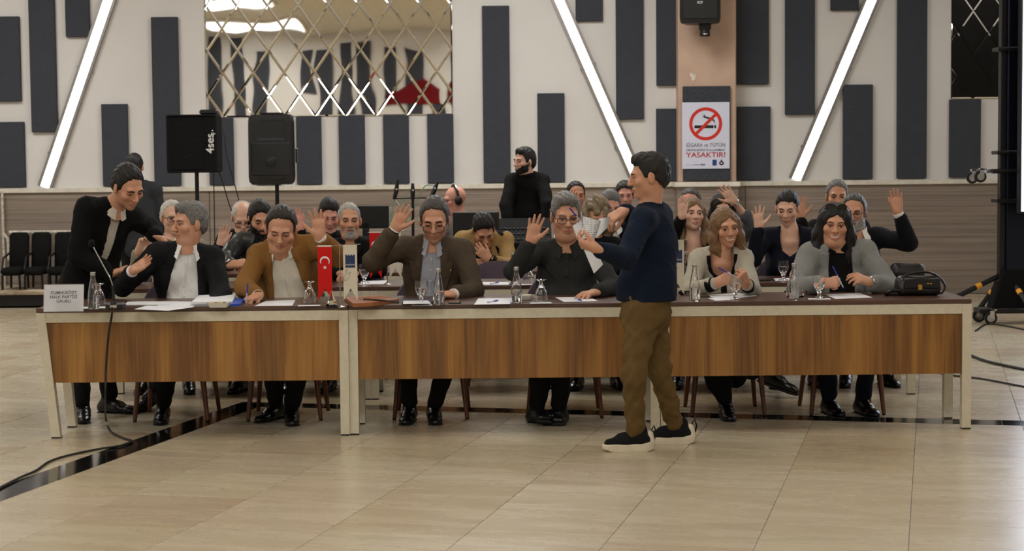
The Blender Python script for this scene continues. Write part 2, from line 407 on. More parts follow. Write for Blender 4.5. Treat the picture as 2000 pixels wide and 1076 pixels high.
# ceiling fixtures: flush light panels, seen only in the mirrors
M_LPANEL = emit('light_panel_diffuser', (1.0, .93, .82), 3.0)
for (x, y, sx, sy, p) in CEIL_LIGHTS:
    e = empty('ceiling_light', (x, y, CEILZ), 'square ceiling light panel', 'ceiling light', 'ceiling light panels')
    m = MB()
    for s_ in (-1, 1):
        m.box((s_*(sx/2+.05), -sy/2-.1, -.08), (s_*(sx/2+.1), sy/2+.1, 0)); m.box((-sx/2-.05, s_*(sy/2+.05), -.08), (sx/2+.05, s_*(sy/2+.1), 0))
    m.build('frame', M_TRIM, e); MB().box((-sx/2-.05, -sy/2-.05, -.03), (sx/2+.05, sy/2+.05, -.01)).build('diffuser', M_LPANEL, e)
# opposite wall, seen in the mirrors: felt panels, light strips and a red banner
r2 = random.Random(3); x = X0+1
while x < X1-1:
    z0_, z1_ = (r2.uniform(1.4, 3.6), CEILZ-r2.uniform(.15, .6)) if r2.random() < .8 else (1.4, r2.uniform(2.6, 3.6))
    MB().box((x, Y0, z0_), (x+.36, Y0+.05, z1_), bev=.006).build('acoustic_panel', M_PANEL, wall_front); x += r2.uniform(.46, .66)
M_RED = fabric('banner_red', (120, 18, 26), None, 300)
for bx, bz in ((-2.6, 3.15), (-.8, 3.3)):
    m = MB(); m.prism([(-.75, 0), (.75, 0), (.75, .5), (.2, .8), (-.4, .5), (-.75, .45)], ((1, 0, 0), (0, 0, 1), (0, 1, 0), (0, 0, 0)), 0, .02)
    o = m.build('banner', M_RED, None, (bx, Y0+.06, bz)); tag(o, 'dark red banner on the opposite wall, seen in the mirror', 'banner', 'red banners opposite')
# LED screen on a tower at the right: its edge is in frame
# ================================================================== furniture
def m_wood(name, dark, mid, light, sc=(9, 9, .35), rough=.42, seed=0):
    t = NT(name); v = t.coord(sc)
    mp = v.node; mp.inputs['Location'].default_value = (seed*3.1, seed*1.7, 0)
    big = t.noise(v, 1.1, 3, .6, .4); n = t.noise(v, 1.6, 6, .62, 1.3); fine = t.noise(t.coord((sc[0]*9, sc[1]*9, sc[2]*3)), 2, 3)
    a = t.ramp(n, [(.2, S(dark)), (.48, S(mid)), (.75, S(light))])
    b = t.ramp(big, [(.38, S(dark)), (.5, S(mid)), (.62, S(light))])
    c = t.mix(.55, a, b); t.col(t.mix(.25, c, t.ramp(fine, [(.3, S(dark)), (.7, S(light))])))
    t.set(Roughness=rough); t.bump(fine, .05, .001); return t.m
M_TOP = m_wood('walnut_top', (64, 44, 36), (88, 62, 50), (104, 76, 62), (.5, 8, 8), .30)
M_APRON = [m_wood('walnut_apron_%d' % i, (70, 40, 16), (134, 86, 34), (182, 132, 64), (7, 7, .42), .42, i) for i in range(3)]
def m_painted():
    t = NT('chipped_cream_metal'); v = t.coord(); n = t.noise(v, 26, 6, .7)
    t.col(t.ramp(n, [(.30, S(92, 78, 60)), (.315, S(206, 198, 174)), (.7, S(220, 212, 190))])); t.set(Roughness=.4); t.bump(t.noise(v, 40, 3), .06, .002); return t.m
M_METAL = m_painted()
M_BLACKP = plain('black_plastic', (14, 14, 15), .36, bscale=300, bump=.1)
M_BLACKM = plain('black_metal', (22, 22, 24), .4, .3)
M_RUBBER = plain('rubber_foot', (24, 22, 20), .8)
def table(name, x0, y0, lab, ai, lean=0.0, group=None, w=1.812, dep=.70):
    e = empty(name, (x0, y0, 0), lab, 'table', group)
    T = .762
    MB().box((0, 0, T-.026), (w, dep, T), bev=.003).build('tabletop', M_TOP, e)
    L = .052
    def leg(x, y, ln):
        m = MB(); sh = ln
        V = []
        for z, k in ((0.006, 1), (T-.028, 0)):
            for (dx, dy) in ((0, 0), (L, 0), (L, L), (0, L)): V.append((x+dx+sh*k, y+dy, z))
        m.add(V, [(0, 1, 2, 3), (4, 5, 6, 7), (0, 1, 5, 4), (1, 2, 6, 5), (2, 3, 7, 6), (3, 0, 4, 7)])
        o = m.build('leg', M_METAL, e)
        MB().box((x+sh+.001, y-.002, 0), (x+sh+L-.001, y+L+.002, .008), bev=.002).build('foot_pad', M_RUBBER, o)
    leg(0, 0, lean); leg(w-L, 0, 0); leg(0, .42, lean*.8); leg(w-L, .42, 0)
    m = MB(); m.box((L, .003, T-.086), (w-L, .045, T-.027), bev=.002); m.build('front_rail', M_METAL, e)
    m = MB(); m.box((L, .425, T-.086), (w-L, .465, T-.027)); m.build('rear_rail', M_METAL, e)
    for x in (0, w-L): MB().box((x+.004, L, T-.086), (x+L-.004, .42, T-.027)).build('side_rail', M_METAL, e)
    z0, z1 = .325, T-.088; s0 = lean*(T-z1)/T; s1 = lean*(T-z0)/T
    V = [(L+s0-.002, .012, z1), (w-L+.002, .012, z1), (w-L+.002, .012, z0), (L+s1-.002, .012, z0)]
    V += [(a, .030, c) for a, b, c in V]
    MB().add(V, [(0, 1, 2, 3), (4, 7, 6, 5), (0, 4, 5, 1), (1, 5, 6, 2), (2, 6, 7, 3), (3, 7, 4, 0)]).build('modesty_panel', M_APRON[ai % 3], e)
    return e
TX = [-2.768, -.955, .862]
table('conference_table', TX[0], 10.08, 'walnut table with one leaning cream leg, carrying the party name card', 0, .07)
table('conference_table', TX[1], 10.10, 'walnut table on cream legs between the name-card table and the handbag table, front row', 1)
table('conference_table', TX[2], 10.10, 'walnut table on cream legs with the black handbag on it', 2)
for i in range(3):
    table('conference_table', TX[i]+(.03 if i == 2 else 0), 11.63, ['walnut table in the second row, behind the name-card table', 'walnut table in the second row, before the empty mauve chair', 'walnut table in the second row, behind the handbag table'][i], i+1)
    table('conference_table', TX[i]+.06, 13.15, ['walnut table in the third row, on the loudspeaker side', 'walnut table in the third row, where the man in tan leans', 'walnut table in the third row, on the screen tower side'][i], i+2)
table('technician_desk', -1.55, 15.0, 'sound desk table carrying monitors and mixing console', 1, w=2.0)
M_CHLEG = m_wood('chair_leg_wood', (78, 40, 22), (108, 60, 36), (130, 78, 48), (14, 14, 1.2), .35)
M_VELVET = fabric('mauve_velvet', (104, 92, 104), (74, 64, 76), 500, .8, .25, .5)
def chair_proto():
    e = empty('upholstered_chair', (0, 0, 0))
    # seat cushion
    m = MB(); n = 20
    def ring(sc, z):
        P = []
        for k in range(n):
            t = 2*math.pi*k/n; c, s_ = math.cos(t), math.sin(t); q = 3.2
            P.append((.24*sc*math.copysign(abs(c)**(2/q), c), .235*sc*math.copysign(abs(s_)**(2/q), s_), z))
        return P
    R = [ring(.9, .40), ring(1, .415), ring(1.0, .455), ring(.92, .475), ring(.5, .482)]
    m.add(np.array(R).reshape(-1, 3), [(i*n+k, i*n+(k+1) % n, (i+1)*n+(k+1) % n, (i+1)*n+k) for i in range(4) for k in range(n)]+[list(range(n))[::-1], list(range(4*n, 5*n))])
    m.build('seat', M_VELVET, e, smooth=True, sharp=60)
    # curved backrest shell (behind = +y)
    m = MB(); V = []; na, nz = 17, 9
    for side in (0, 1):
        for j in range(nz):
            f = j/(nz-1)
            for i in range(na):
                a = math.radians(-70+140*i/(na-1)); edge = abs(i/(na-1)-.5)*2
                top = .86-.16*edge**3; z = .42+(top-.42)*f
                r = .25+.035*f+(.035 if side == 0 else 0)*(1-.6*f*f)*(1-.5*edge**6)
                V.append((r*math.sin(a)*.86, r*math.cos(a)*.95-.01+.05*f, z))
    F = []; N = na*nz
    for sd in (0, 1):
        for j in range(nz-1):
            for i in range(na-1):
                q = [sd*N+j*na+i, sd*N+j*na+i+1, sd*N+(j+1)*na+i+1, sd*N+(j+1)*na+i]; F.append(q if sd else q[::-1])
    for i in range(na-1): F.append((i, i+1, N+i+1, N+i)); t_ = (nz-1)*na; F.append((t_+i, N+t_+i, N+t_+i+1, t_+i+1))
    for j in range(nz-1):
        for i in (0, na-1): F.append((j*na+i, (j+1)*na+i, N+(j+1)*na+i, N+j*na+i))
    m.add(V, F); m.build('backrest', M_VELVET, e, smooth=True, sharp=50)
    for sx in (-1, 1):
        for sy in (-1, 1):
            m = MB(); m.tube([(sx*.185, sy*.17, .41), (sx*.225, sy*(.20 if sy < 0 else .235), .008)], [.021, .013], seg=10)
            o = m.build('leg', M_CHLEG, e, smooth=True)
            MB().lathe([(.011, 0), (.012, .008)], 0, 8, (sx*.225, sy*(.20 if sy < 0 else .235), 0)).build('glide', M_RUBBER, o)
    return e
def copy_tree(o, parent=None):
    c = o.copy(); COL.objects.link(c); c.parent = parent
    for ch in o.children: copy_tree(ch, c)
    return c
CH = chair_proto(); used = [False]
def chair(x, y, lab, rz=0, group=None):
    o = CH if not used[0] else copy_tree(CH); used[0] = True
    o.location = (x, y, 0); o.rotation_euler = (0, 0, rz); tag(o, lab, 'chair', group); return o
# ---------------------------------------------------------------- loudspeakers on stands
M_GRILL = plain('speaker_grille', (9, 9, 10), .5, bscale=900, bump=.5)
M_COVER = fabric('black_cover_cloth', (13, 13, 14), (8, 8, 9), 300, .8)
M_WHITE = plain('white_print', (226, 226, 226), .6, var=.02)
def text(parent, body, loc, size, mat, rot=(math.pi/2, 0, 0), align='CENTER', name='lettering', ext=.0006, sx=1.0, bold=0.0, sp=1.0):
    c = bpy.data.curves.new(name, 'FONT'); c.body = body; c.size = size; c.align_x = align; c.align_y = 'CENTER'; c.extrude = ext; c.offset = bold; c.space_character = sp
    o = bpy.data.objects.new(name, c); COL.objects.link(o)
    dg = bpy.context.evaluated_depsgraph_get(); me = bpy.data.meshes.new_from_object(o.evaluated_get(dg)); bpy.data.objects.remove(o)
    me.materials.clear(); me.materials.append(mat)
    n = link(name, me, parent, loc); n.rotation_euler = rot; n.scale = (sx, 1, 1); return n
def stand(e, ztop):
    MB().tube([(0, 0, .35), (0, 0, ztop)], .021, seg=12).build('pole', M_BLACKM, e, smooth=True)
    MB().lathe([(.03, .62), (.034, .64), (.034, .72), (.03, .74)], 0, 14).build('collar', M_BLACKP, e, smooth=True)
    for k in range(3):
        t = math.radians(30+120*k); d = np.array([math.cos(t), math.sin(t), 0])
        MB().tube([d*.02+[0, 0, .66], d*.52+[0, 0, .02]], .012, seg=8).build('leg', M_BLACKM, e, smooth=True)
        MB().tube([d*.02+[0, 0, .38], d*.26+[0, 0, .345]], .008, seg=6).build('brace', M_BLACKM, e, smooth=True)
SY = 17.6
b = W(380, 337, SY); e = empty('speaker_stand', (b[0], SY+.12, 0), 'black tripod stand under the cloth-covered loudspeaker', 'speaker stand'); stand(e, b[2])
a0, a1 = W(323, 224, SY), W(424, 337, SY); cx = (a0[0]+a1[0])/2
e = empty('loudspeaker', (cx, SY, a1[2]), 'black loudspeaker in a square cloth cover with white lettering', 'loudspeaker')
w2, h = (a1[0]-a0[0])/2, a0[2]-a1[2]
m = MB(); m.box((-w2, 0, 0), (w2, .36, h), bev=.018); m.build('cover', M_COVER, e, smooth=True, sharp=30)
m = MB(); m.box((-w2+.07, -.004, .03), (w2-.14, .01, h-.03), bev=.004); m.build('cover_panel', M_COVER, e)
for zz in (.012, h-.012): MB().tube([(-w2+.01, -.003, zz), (w2-.01, -.003, zz)], .006, seg=6).build('seam_piping', M_COVER, e)
text(e, '4ses', (w2-.062, -.006, h*.5), .115, M_WHITE, (math.pi/2, -math.pi/2, 0), bold=.0014)
text(e, '·', (w2-.035, -.006, h*.72), .06, M_WHITE, (math.pi/2, -math.pi/2, 0), bold=.004, name='logo_mark')
for k in range(3):
    MB().prism([(0, 0), (.03, .006), (.03, -.004)], ((math.cos(.6+k*.7), 0, math.sin(.6+k*.7)), (-math.sin(.6+k*.7), 0, math.cos(.6+k*.7)), (0, -1, 0), (w2-.035, -.004, h*.64)), 0, .002).build('logo_star', M_WHITE, e)
t0 = W(387, 214, SY)[0]-cx; t1 = W(421, 214, SY)[0]-cx
MB().box((t0, .05, h), (t1, .22, h+.05), bev=.015).build('top_handle', M_BLACKP, e)
b = W(537, 360, SY+.3); e = empty('speaker_stand', (b[0], SY+.45, 0), 'black tripod stand under the bare plastic loudspeaker', 'speaker stand'); stand(e, b[2])
a0, a1 = W(481, 224, SY+.3), W(578, 360, SY+.3); cx = (a0[0]+a1[0])/2; w2, h = (a1[0]-a0[0])/2*.97, a0[2]-a1[2]
e = empty('loudspeaker', (cx, SY+.3, a1[2]), 'bare black plastic loudspeaker with a recessed horn on a stand', 'loudspeaker')
plan = [(-w2, .03), (-w2+.02, 0), (w2-.03, 0), (w2, .03), (w2-.02, .2), (w2*.55, .36), (-w2*.55, .36), (-w2+.02, .2)]
def shrink(pl, k): return [(p[0]*k, .03+(p[1]-.03)*k if k < 1 else p[1]) for p in pl]
m = MB(); lv = [(0, .86), (.03, .97), (.08, 1), (h-.08, .985), (h-.02, .95), (h, .85)]; n = len(plan)
V = [(p[0], p[1], z) for z, k in lv for p in shrink(plan, k)]
m.add(V, [(i*n+k, i*n+(k+1) % n, (i+1)*n+(k+1) % n, (i+1)*n+k) for i in range(len(lv)-1) for k in range(n)]+[list(range(n))[::-1], list(range((len(lv)-1)*n, len(lv)*n))])
m.build('cabinet', M_BLACKP, e, smooth=True, sharp=35)
m = MB(); m.box((-w2*.86, -.008, .09), (w2*.80, .01, h*.60), bev=.012); m.build('grille', M_GRILL, e)
m = MB(); m.lathe([(.055, 0), (.05, .008), (.02, .012)], 0, 18, (0, -.006, h*.33), R=[[1, 0, 0], [0, 0, -1], [0, 1, 0]]); m.build('dust_cap', M_BLACKP, e, smooth=True)
hx, hz0, hz1 = w2*.62, h*.63, h*.92
m = MB(); V = [(-hx, -.006, hz0), (hx, -.006, hz0), (hx*.8, -.006, hz1), (-hx*.8, -.006, hz1), (-hx*.45, .012, hz0+.07), (hx*.45, .012, hz0+.07), (hx*.45, .012, hz1-.03), (-hx*.45, .012, hz1-.03)]
m.add(V, [(0, 1, 5, 4), (1, 2, 6, 5), (2, 3, 7, 6), (3, 0, 4, 7)]); m.build('horn_flare', plain('horn_plastic', (34, 36, 42), .35), e)
MB().box((-hx*.45, -.004, hz0+.07), (hx*.45, .0, hz1-.03)).build('horn_throat', M_GRILL, e)
m = MB(); m.tube([(-w2*.6, -.012, .075), (-w2*.3, -.016, .05), (w2*.3, -.016, .05), (w2*.6, -.012, .075)], .008, seg=8); m.build('front_lip', M_BLACKP, e, smooth=True)
MB().box((w2*.99, .06, h*.3), (w2*1.06, .2, h*.52), bev=.01).build('side_handle', M_BLACKP, e)
MB().box((-w2*.5, .06, h), (w2*.5, .2, h+.022), bev=.008).build('top_handle', M_BLACKP, e)
# hanging loudspeaker on the column
e0 = W(1328, 0, 19.75); e1 = W(1408, 45, 19.75); cx = (e0[0]+e1[0])/2; w2 = (e1[0]-e0[0])/2; zb = e1[2]
e = empty('hanging_loudspeaker', (cx, 19.75, zb), 'black loudspeaker hung on the pinkish column above the no-smoking sign', 'loudspeaker')
m = MB(); V = []; lv = [(0, .90), (.02, .97), (.06, 1), (.55, 1.0), (.60, .93)]
pl2 = [(-w2, .03), (-w2+.02, 0), (w2-.02, 0), (w2, .03), (w2*.6, .28), (-w2*.6, .28)]; n = len(pl2)
V = [(p[0]*k, p[1], z) for z, k in lv for p in pl2]
m.add(V, [(i*n+k, i*n+(k+1) % n, (i+1)*n+(k+1) % n, (i+1)*n+k) for i in range(len(lv)-1) for k in range(n)]+[list(range(n))[::-1], list(range((len(lv)-1)*n, len(lv)*n))])
m.build('cabinet', M_BLACKP, e, smooth=True, sharp=35)
MB().box((-w2*.85, -.008, .05), (w2*.85, .005, .56), bev=.01).build('grille', M_GRILL, e)
zt = W(1367, 5, 19.75)[2]-zb
text(e, 'RCF', (W(1367, 5, 19.75)[0]-cx, -.0095, zt), .035, M_WHITE, name='badge_lettering', bold=.001)
bx = W(1379, 50, 19.75)[0]-cx
MB().box((bx-.065, .06, -.07), (bx+.065, .18, .01), bev=.012).build('bracket', M_BLACKM, e)
m = MB(); m.lathe([(.055, -.14), (.06, -.12), (.05, -.06)], 0, 14, (bx, .12, 0)); m.build('bracket_joint', M_BLACKM, e, smooth=True)
MB().tube([(bx, .12, -.05), (bx, .45, -.05)], .02, seg=8).build('wall_arm', M_BLACKM, e)
MB().sphere((bx, .07, -.115), .025, sc=(1.2, .6, .5)).build('chrome_cap', plain('chrome', (210, 210, 212), .15, 1), e, smooth=True)
# ---------------------------------------------------------------- no-smoking sign
YS = WALLY-.345
a, b = W(1332, 200, YS), W(1425, 329, YS)
sw, shh = b[0]-a[0], a[2]-b[2]; e = empty('no_smoking_sign', ((a[0]+b[0])/2, YS, b[2]), 'white no-smoking sign with red prohibition ring on the column', 'sign')
M_SIGN = plain('sign_white', (214, 217, 236), .45, var=.02); M_SRED = plain('sign_red', (206, 42, 26), .5, var=.03); M_SBLK = plain('sign_black', (18, 18, 22), .5, var=.02); M_SBLU = plain('sign_blue', (24, 62, 128), .5, var=.03); M_SRED2 = plain('sign_darkred', (178, 24, 30), .5, var=.03)
MB().box((-sw/2, -.006, 0), (sw/2, 0, shh), bev=.001).build('board', M_SIGN, e)
def pxs(x, y):   # sign pixels of the 717x1076 detail crop -> local x,z
    return ((x-322)/555*sw, (1012-y)/775*shh)
M_EGREY0 = plain('sign_grey', (120, 122, 132), .5, var=.02)
def plate(poly, mat, name, d=.0072):
    MB().prism([pxs(*p) for p in poly], ((1, 0, 0), (0, 0, 1), (0, -1, 0), (0, 0, 0)), .006, d).build(name, mat, e)
ctr = pxs(320, 489); R1 = 193/555*sw; R2_ = 155/555*sw; n = 40
m = MB(); V = []; F = []
for d in (.0074, .006):
    for r in (R1, R2_):
        for k in range(n): t = 2*math.pi*k/n; V.append((ctr[0]+r*math.cos(t), -d, ctr[1]+r*math.sin(t)))
for k in range(n):
    q = (k+1) % n; F += [(k, q, n+q, n+k), (k, 2*n+k, 2*n+q, q), (n+k, n+q, 3*n+q, 3*n+k)]
m.add(V, F); m.build('prohibition_ring', M_SRED, e)
plate([(188, 506), (412, 506), (412, 540), (188, 540)], M_SBLK, 'cigarette'); plate([(420, 506), (443, 506), (443, 540), (420, 540)], M_SBLK, 'cigarette_tip')
plate([(266, 358), (285, 395), (300, 405), (298, 368), (318, 402), (350, 410), (400, 425), (425, 450), (433, 490), (415, 462), (385, 440), (330, 428), (290, 412)], M_SBLK, 'smoke')
plate([(430, 362), (455, 388), (215, 622), (190, 596)], M_SRED, 'prohibition_bar', .0082)
def stext(s_, x, y, hpx, mat, wpx=None, bold=0.0):
    lx, lz = pxs(x, y); o = text(e, s_, (lx, -.0066, lz), hpx/775*shh*1.38, mat, bold=bold)
    if wpx:
        cur = o.dimensions[0]
        bpy.context.view_layer.update(); xs_ = [v.co.x for v in o.data.vertices]; o.scale = (wpx/555*sw/max(1e-6, max(xs_)-min(xs_)), 1, 1)
stext('SİGARA ve TÜTÜN', 320, 738, 44, M_SBLK, 455); stext('ÜRÜNLERİNİ KULLANMAK', 318, 795, 24, M_SBLK, 455, .0004); stext('YASAKTIR!', 322, 853, 60, M_SRED2, 462, .0012)
for (xa, xb, ya, yb, mm) in ((95, 158, 966, 970, M_EGREY0), (170, 182, 960, 972, M_SBLU), (188, 205, 962, 970, M_SBLU), (209, 232, 962, 970, M_SBLU), (236, 256, 962, 970, M_SBLU), (262, 274, 953, 975, M_SBLU), (279, 291, 953, 975, M_SBLU), (296, 308, 953, 975, M_SBLU)):
    plate([(xa, ya), (xb, ya), (xb, yb), (xa, yb)], mm, 'small_print')
plate([(398, 908), (448, 908), (448, 976), (398, 976)], M_SBLU, 'blue_emblem'); plate([(474, 940), (495, 925), (495, 910), (510, 908), (515, 928), (533, 940), (528, 965), (504, 978), (480, 965)], M_SBLK, 'round_emblem')
lx, lz = pxs(504, 948); MB().lathe([(.010, 0), (.010, .001)], 0, 12, (lx, -.0078, lz), R=[[1, 0, 0], [0, 0, -1], [0, 1, 0]]).build('emblem_disc', M_SIGN, e)
# ---------------------------------------------------------------- LED screen on a lifting tower, right
YT = 16.7
s0 = W(1996, 413, 16.3)
e = empty('led_screen', (s0[0]+2, 16.3, 0), 'bright white LED screen at the right edge beside its tower', 'screen')
LEDC = (.70, .78, 1.0)
MB().box((-2, 0, s0[2]), (2.2, .02, 4.3)).build('display', emit('led_display', LEDC, 4.0), e)
MB().box((-2.02, .02, s0[2]-.02), (2.22, .12, 4.32), bev=.01).build('cabinet', M_BLACKM, e)
M_NAVY = plain('tower_blue_black', (14, 20, 38), .35, .5)
t0 = W(1972, 600, YT)
e = empty('lifting_tower', (t0[0], YT, 0), 'dark blue-black lifting tower on tripod legs with castors', 'tower')
MB().box((-.06, -.09, .12), (.13, .09, 4.6), bev=.01).build('mast', M_NAVY, e)
MB().box((-.115, -.05, .3), (-.06, .05, 4.6), bev=.006).build('inner_mast', M_BLACKM, e)
for z in (1.16, 1.62, 2.6): MB().box((-.16, -.11, z), (.17, .11, z+.035), bev=.006).build('clamp', M_BLACKM, e)
for z in (1.2, 1.6, 2.15, 2.6): MB().sphere((.05, -.1, z), .018).build('red_pin', plain('red_plastic', (190, 40, 50), .4), e)
M_CHROME = plain('chrome', (210, 210, 212), .15, 1)
RX90 = [[1, 0, 0], [0, 0, -1], [0, 1, 0]]
ARMZ = W(1915, 345, YT-.16)[2]+.05
MB().tube([(.12, -.11, ARMZ), (-.22, -.13, ARMZ)], .022, seg=8).build('folded_arm', M_BLACKM, e)
def castor(par, c, r=.05):
    o = MB().lathe([(r*.5, -.014), (r, -.014), (r*1.04, 0), (r, .014), (r*.5, .014)], 0, 18, c, R=RX90).build('castor', M_RUBBER, par, smooth=True, sharp=35)
    c = np.array(c)
    MB().lathe([(r*.12, -.017), (r*.62, -.017), (r*.62, .017), (r*.12, .017)], 0, 16, c, R=RX90).build('hub', M_CHROME, o, smooth=True, sharp=35)
    m = MB(); m.box(c+(-.012, -.026, -.012), c+(.03, -.019, r*1.4)); m.box(c+(-.012, .019, -.012), c+(.03, .026, r*1.4)); m.box(c+(-.012, -.026, r*1.2), c+(.05, .026, r*1.45)); m.build('fork', M_CHROME, o)
c1 = W(1899, 347, YT-.13)-np.array([t0[0], YT, 0]); c2 = W(1915, 345, YT-.16)-np.array([t0[0], YT, 0]); castor(e, c1, .055); castor(e, c2, .055)
MB().tube([c2+(.02, 0, .05), (-.2, -.13, c2[2]+.05)], .018, seg=8).build('castor_arm', M_CHROME, e, smooth=True)
M_YEL = plain('yellow_tape', (232, 160, 30), .5)
def tleg(p, q, tp):
    p, q = np.array(p), np.array(q); o = MB().tube([p, q], .026, seg=8).build('leg', M_BLACKM, e, smooth=True)
    a, b = p+(q-p)*(tp-.06), p+(q-p)*(tp+.06); MB().tube([a, b], .0275, seg=8).build('tape_band', M_YEL, o, smooth=True)
def lp(x, y, Y): return W(x, y, Y)-np.array([t0[0], YT, 0])
tleg(lp(1952, 538, YT), lp(1868, 580, YT-.2), .5); tleg(lp(1955, 545, YT+.1), lp(1915, 600, YT+.3), .45); tleg(lp(1972, 540, YT), lp(2010, 600, YT-.25), .5); tleg(lp(1985, 538, YT), lp(2030, 575, YT+.2), .5)
MB().prism([(-.20, .12), (.26, .12), (.16, .52), (-.08, .52)], ((1, 0, 0), (0, 0, 1), (0, 1, 0), (0, -.1, 0)), 0, .22).build('base_skirt', M_COVER, e)
MB().box((-.32, -.12, .1), (.3, .12, .15), bev=.01).build('base_frame', M_BLACKM, e)
for px_, py_, yy in ((1935, 616, YT-.15), (1912, 596, YT+.1), (1912, 622, YT+.25)):
    q = lp(px_, py_, yy); q[2] = .062; castor(e, q, .06)
# ---------------------------------------------------------------- cables
M_CABLE = plain('black_cable', (16, 16, 16), .5)
def spline(P, n=8):
    P = np.array(P, float); Q = np.vstack([2*P[0]-P[1], P, 2*P[-1]-P[-2]]); out = []
    for i in range(1, len(Q)-2):
        for t in np.linspace(0, 1, n, endpoint=False):
            a, b, c, d = Q[i-1], Q[i], Q[i+1], Q[i+2]
            out.append(.5*((2*b)+(c-a)*t+(2*a-5*b+4*c-d)*t*t+(3*b-a-3*c+d)*t**3))
    out.append(P[-1]); return np.array(out)
def cable(pts, r, lab, name='floor_cable', mat=None, grp=None):
    P = spline(pts); b = P[0].copy(); b[2] = min(P[:, 2])-r
    o = MB().tube(P-b, r, seg=6).build(name, mat or M_CABLE, None, b, smooth=True); return tag(o, lab, 'cable', grp)
def fz(pts, z): return [tuple(FL(x, y)[:2])+(z,) for x, y in pts]
cable(fz([(1790, 716), (1850, 733), (1920, 742), (2000, 757), (2060, 768)], .0075), .007, 'thin black cable on the floor running past the rear table legs')
cable(fz([(1880, 690), (1920, 706), (1960, 716), (2000, 724), (2060, 735)], .0115), .011, 'thick black cable on the floor beside the screen tower')
cable(fz([(1905, 648), (1925, 635), (1950, 636), (1985, 642), (2040, 655)], .0085), .008, 'black cable curling round the castor of the screen tower')
def hang(x, ys, sway, Y, lab):
    cable([W(x+s_, y, Y) for y, s_ in zip(ys, sway)], .006, lab, 'hanging_cable')
hang(417, [337, 380, 440, 500, 614], [0, 1, 2, 3, 5], 18.3, 'straight black cable hanging from the cloth-covered loudspeaker')
hang(424, [325, 360, 400, 450, 608], [0, 12, 24, 40, 70], 18.2, 'slanting black cable hanging from the cloth-covered loudspeaker')
hang(424, [226, 262, 300, 345, 400, 450, 611], [2, 14, 18, 30, 45, 58, 80], 18.5, 'curving black cable hanging between the two loudspeakers')
# ---------------------------------------------------------------- bench with black chairs at the far left, and a wall rail
YB = 19.6
o = W(60, 575, YB); e = empty('low_platform', (-6.6, YB, 0), 'low platform with scuffed wooden edge under the black chairs', 'platform')
M_SCUFF = m_wood('scuffed_edge', (70, 56, 40), (150, 128, 96), (216, 204, 184), (3, 3, 26), .6)
MB().box((-1.6, .05, .02), (2.0, .85, .15), bev=.01).build('base', M_BLACKM, e); MB().box((-1.62, .0, .15), (2.02, .88, .205), bev=.006).build('edge_board', M_SCUFF, e)  # black base stands in for the shadow under the edge board
def black_chair(px_, yy, lab, sc=1.0):
    c = W(px_, 560, yy); e = empty('padded_chair', (c[0], yy, .205), lab, 'chair')
    MB().box((-.115, -.05, .16), (.115, .38, .25), bev=.035).build('seat', M_COVER, e, smooth=True, sharp=50)
    R = Matrix.Rotation(math.radians(-8), 3, 'X')
    MB().box((-.115, -.035, -.24), (.115, .035, .24), bev=.034, R=np.array(R), o=(0, .36, .40)).build('backrest', M_COVER, e, smooth=True, sharp=50)
    for sx in (-1, 1):
        for sy in (0, .34): MB().tube([(sx*.095, sy, .17), (sx*.1, sy, 0.001)], .014, seg=8).build('leg', M_BLACKM, e, smooth=True)
    MB().tube([(-.105, .0, .2), (-.108, .1, .36), (-.105, .34, .4)], .012, seg=8).build('armrest', M_BLACKP, e, smooth=True)
black_chair(22, YB+.1, 'black padded chair on the low platform, end one next to the wall pipe'); black_chair(66, YB+.12, 'black padded chair on the low platform, middle of the three')
black_chair(112, YB+.1, 'black padded chair on the low platform beside the leaning man')
e = empty('wall_rail', (-5.6, WALLY-.2, .8), 'scuffed white metal rail on the wooden dado behind the black chairs', 'rail')
ra, rb = W(18, 454, WALLY-.2)-np.array([-5.6, WALLY-.2, .8]), W(230, 452, WALLY-.2)-np.array([-5.6, WALLY-.2, .8])
M_SCW = plain('scuffed_white', (196, 188, 174), .6, bscale=200, var=.35)
MB().tube([ra, rb], .022, seg=8).build('bar', M_SCW, e, smooth=True)
for f in (.3, .9): q = ra+(rb-ra)*f; MB().tube([q, q+(0, .17, 0)], .015, seg=6).build('bracket', M_SCW, e)
q0, q1 = W(4, 374, WALLY-.1), W(6, 480, WALLY-.1)
e = empty('wall_pipe', (q0[0], WALLY-.1, .2), 'thin cream pipe running up the wooden dado by the chairs', 'pipe')
MB().tube([(0, 0, 0), (0, 0, q0[2]-.2)], .016, seg=8).build('riser', M_SCW, e, smooth=True); MB().tube([(0, 0, .62), (.05, 0, .56), (.06, 0, .3)], .018, seg=8).build('elbow', M_SCW, e, smooth=True)
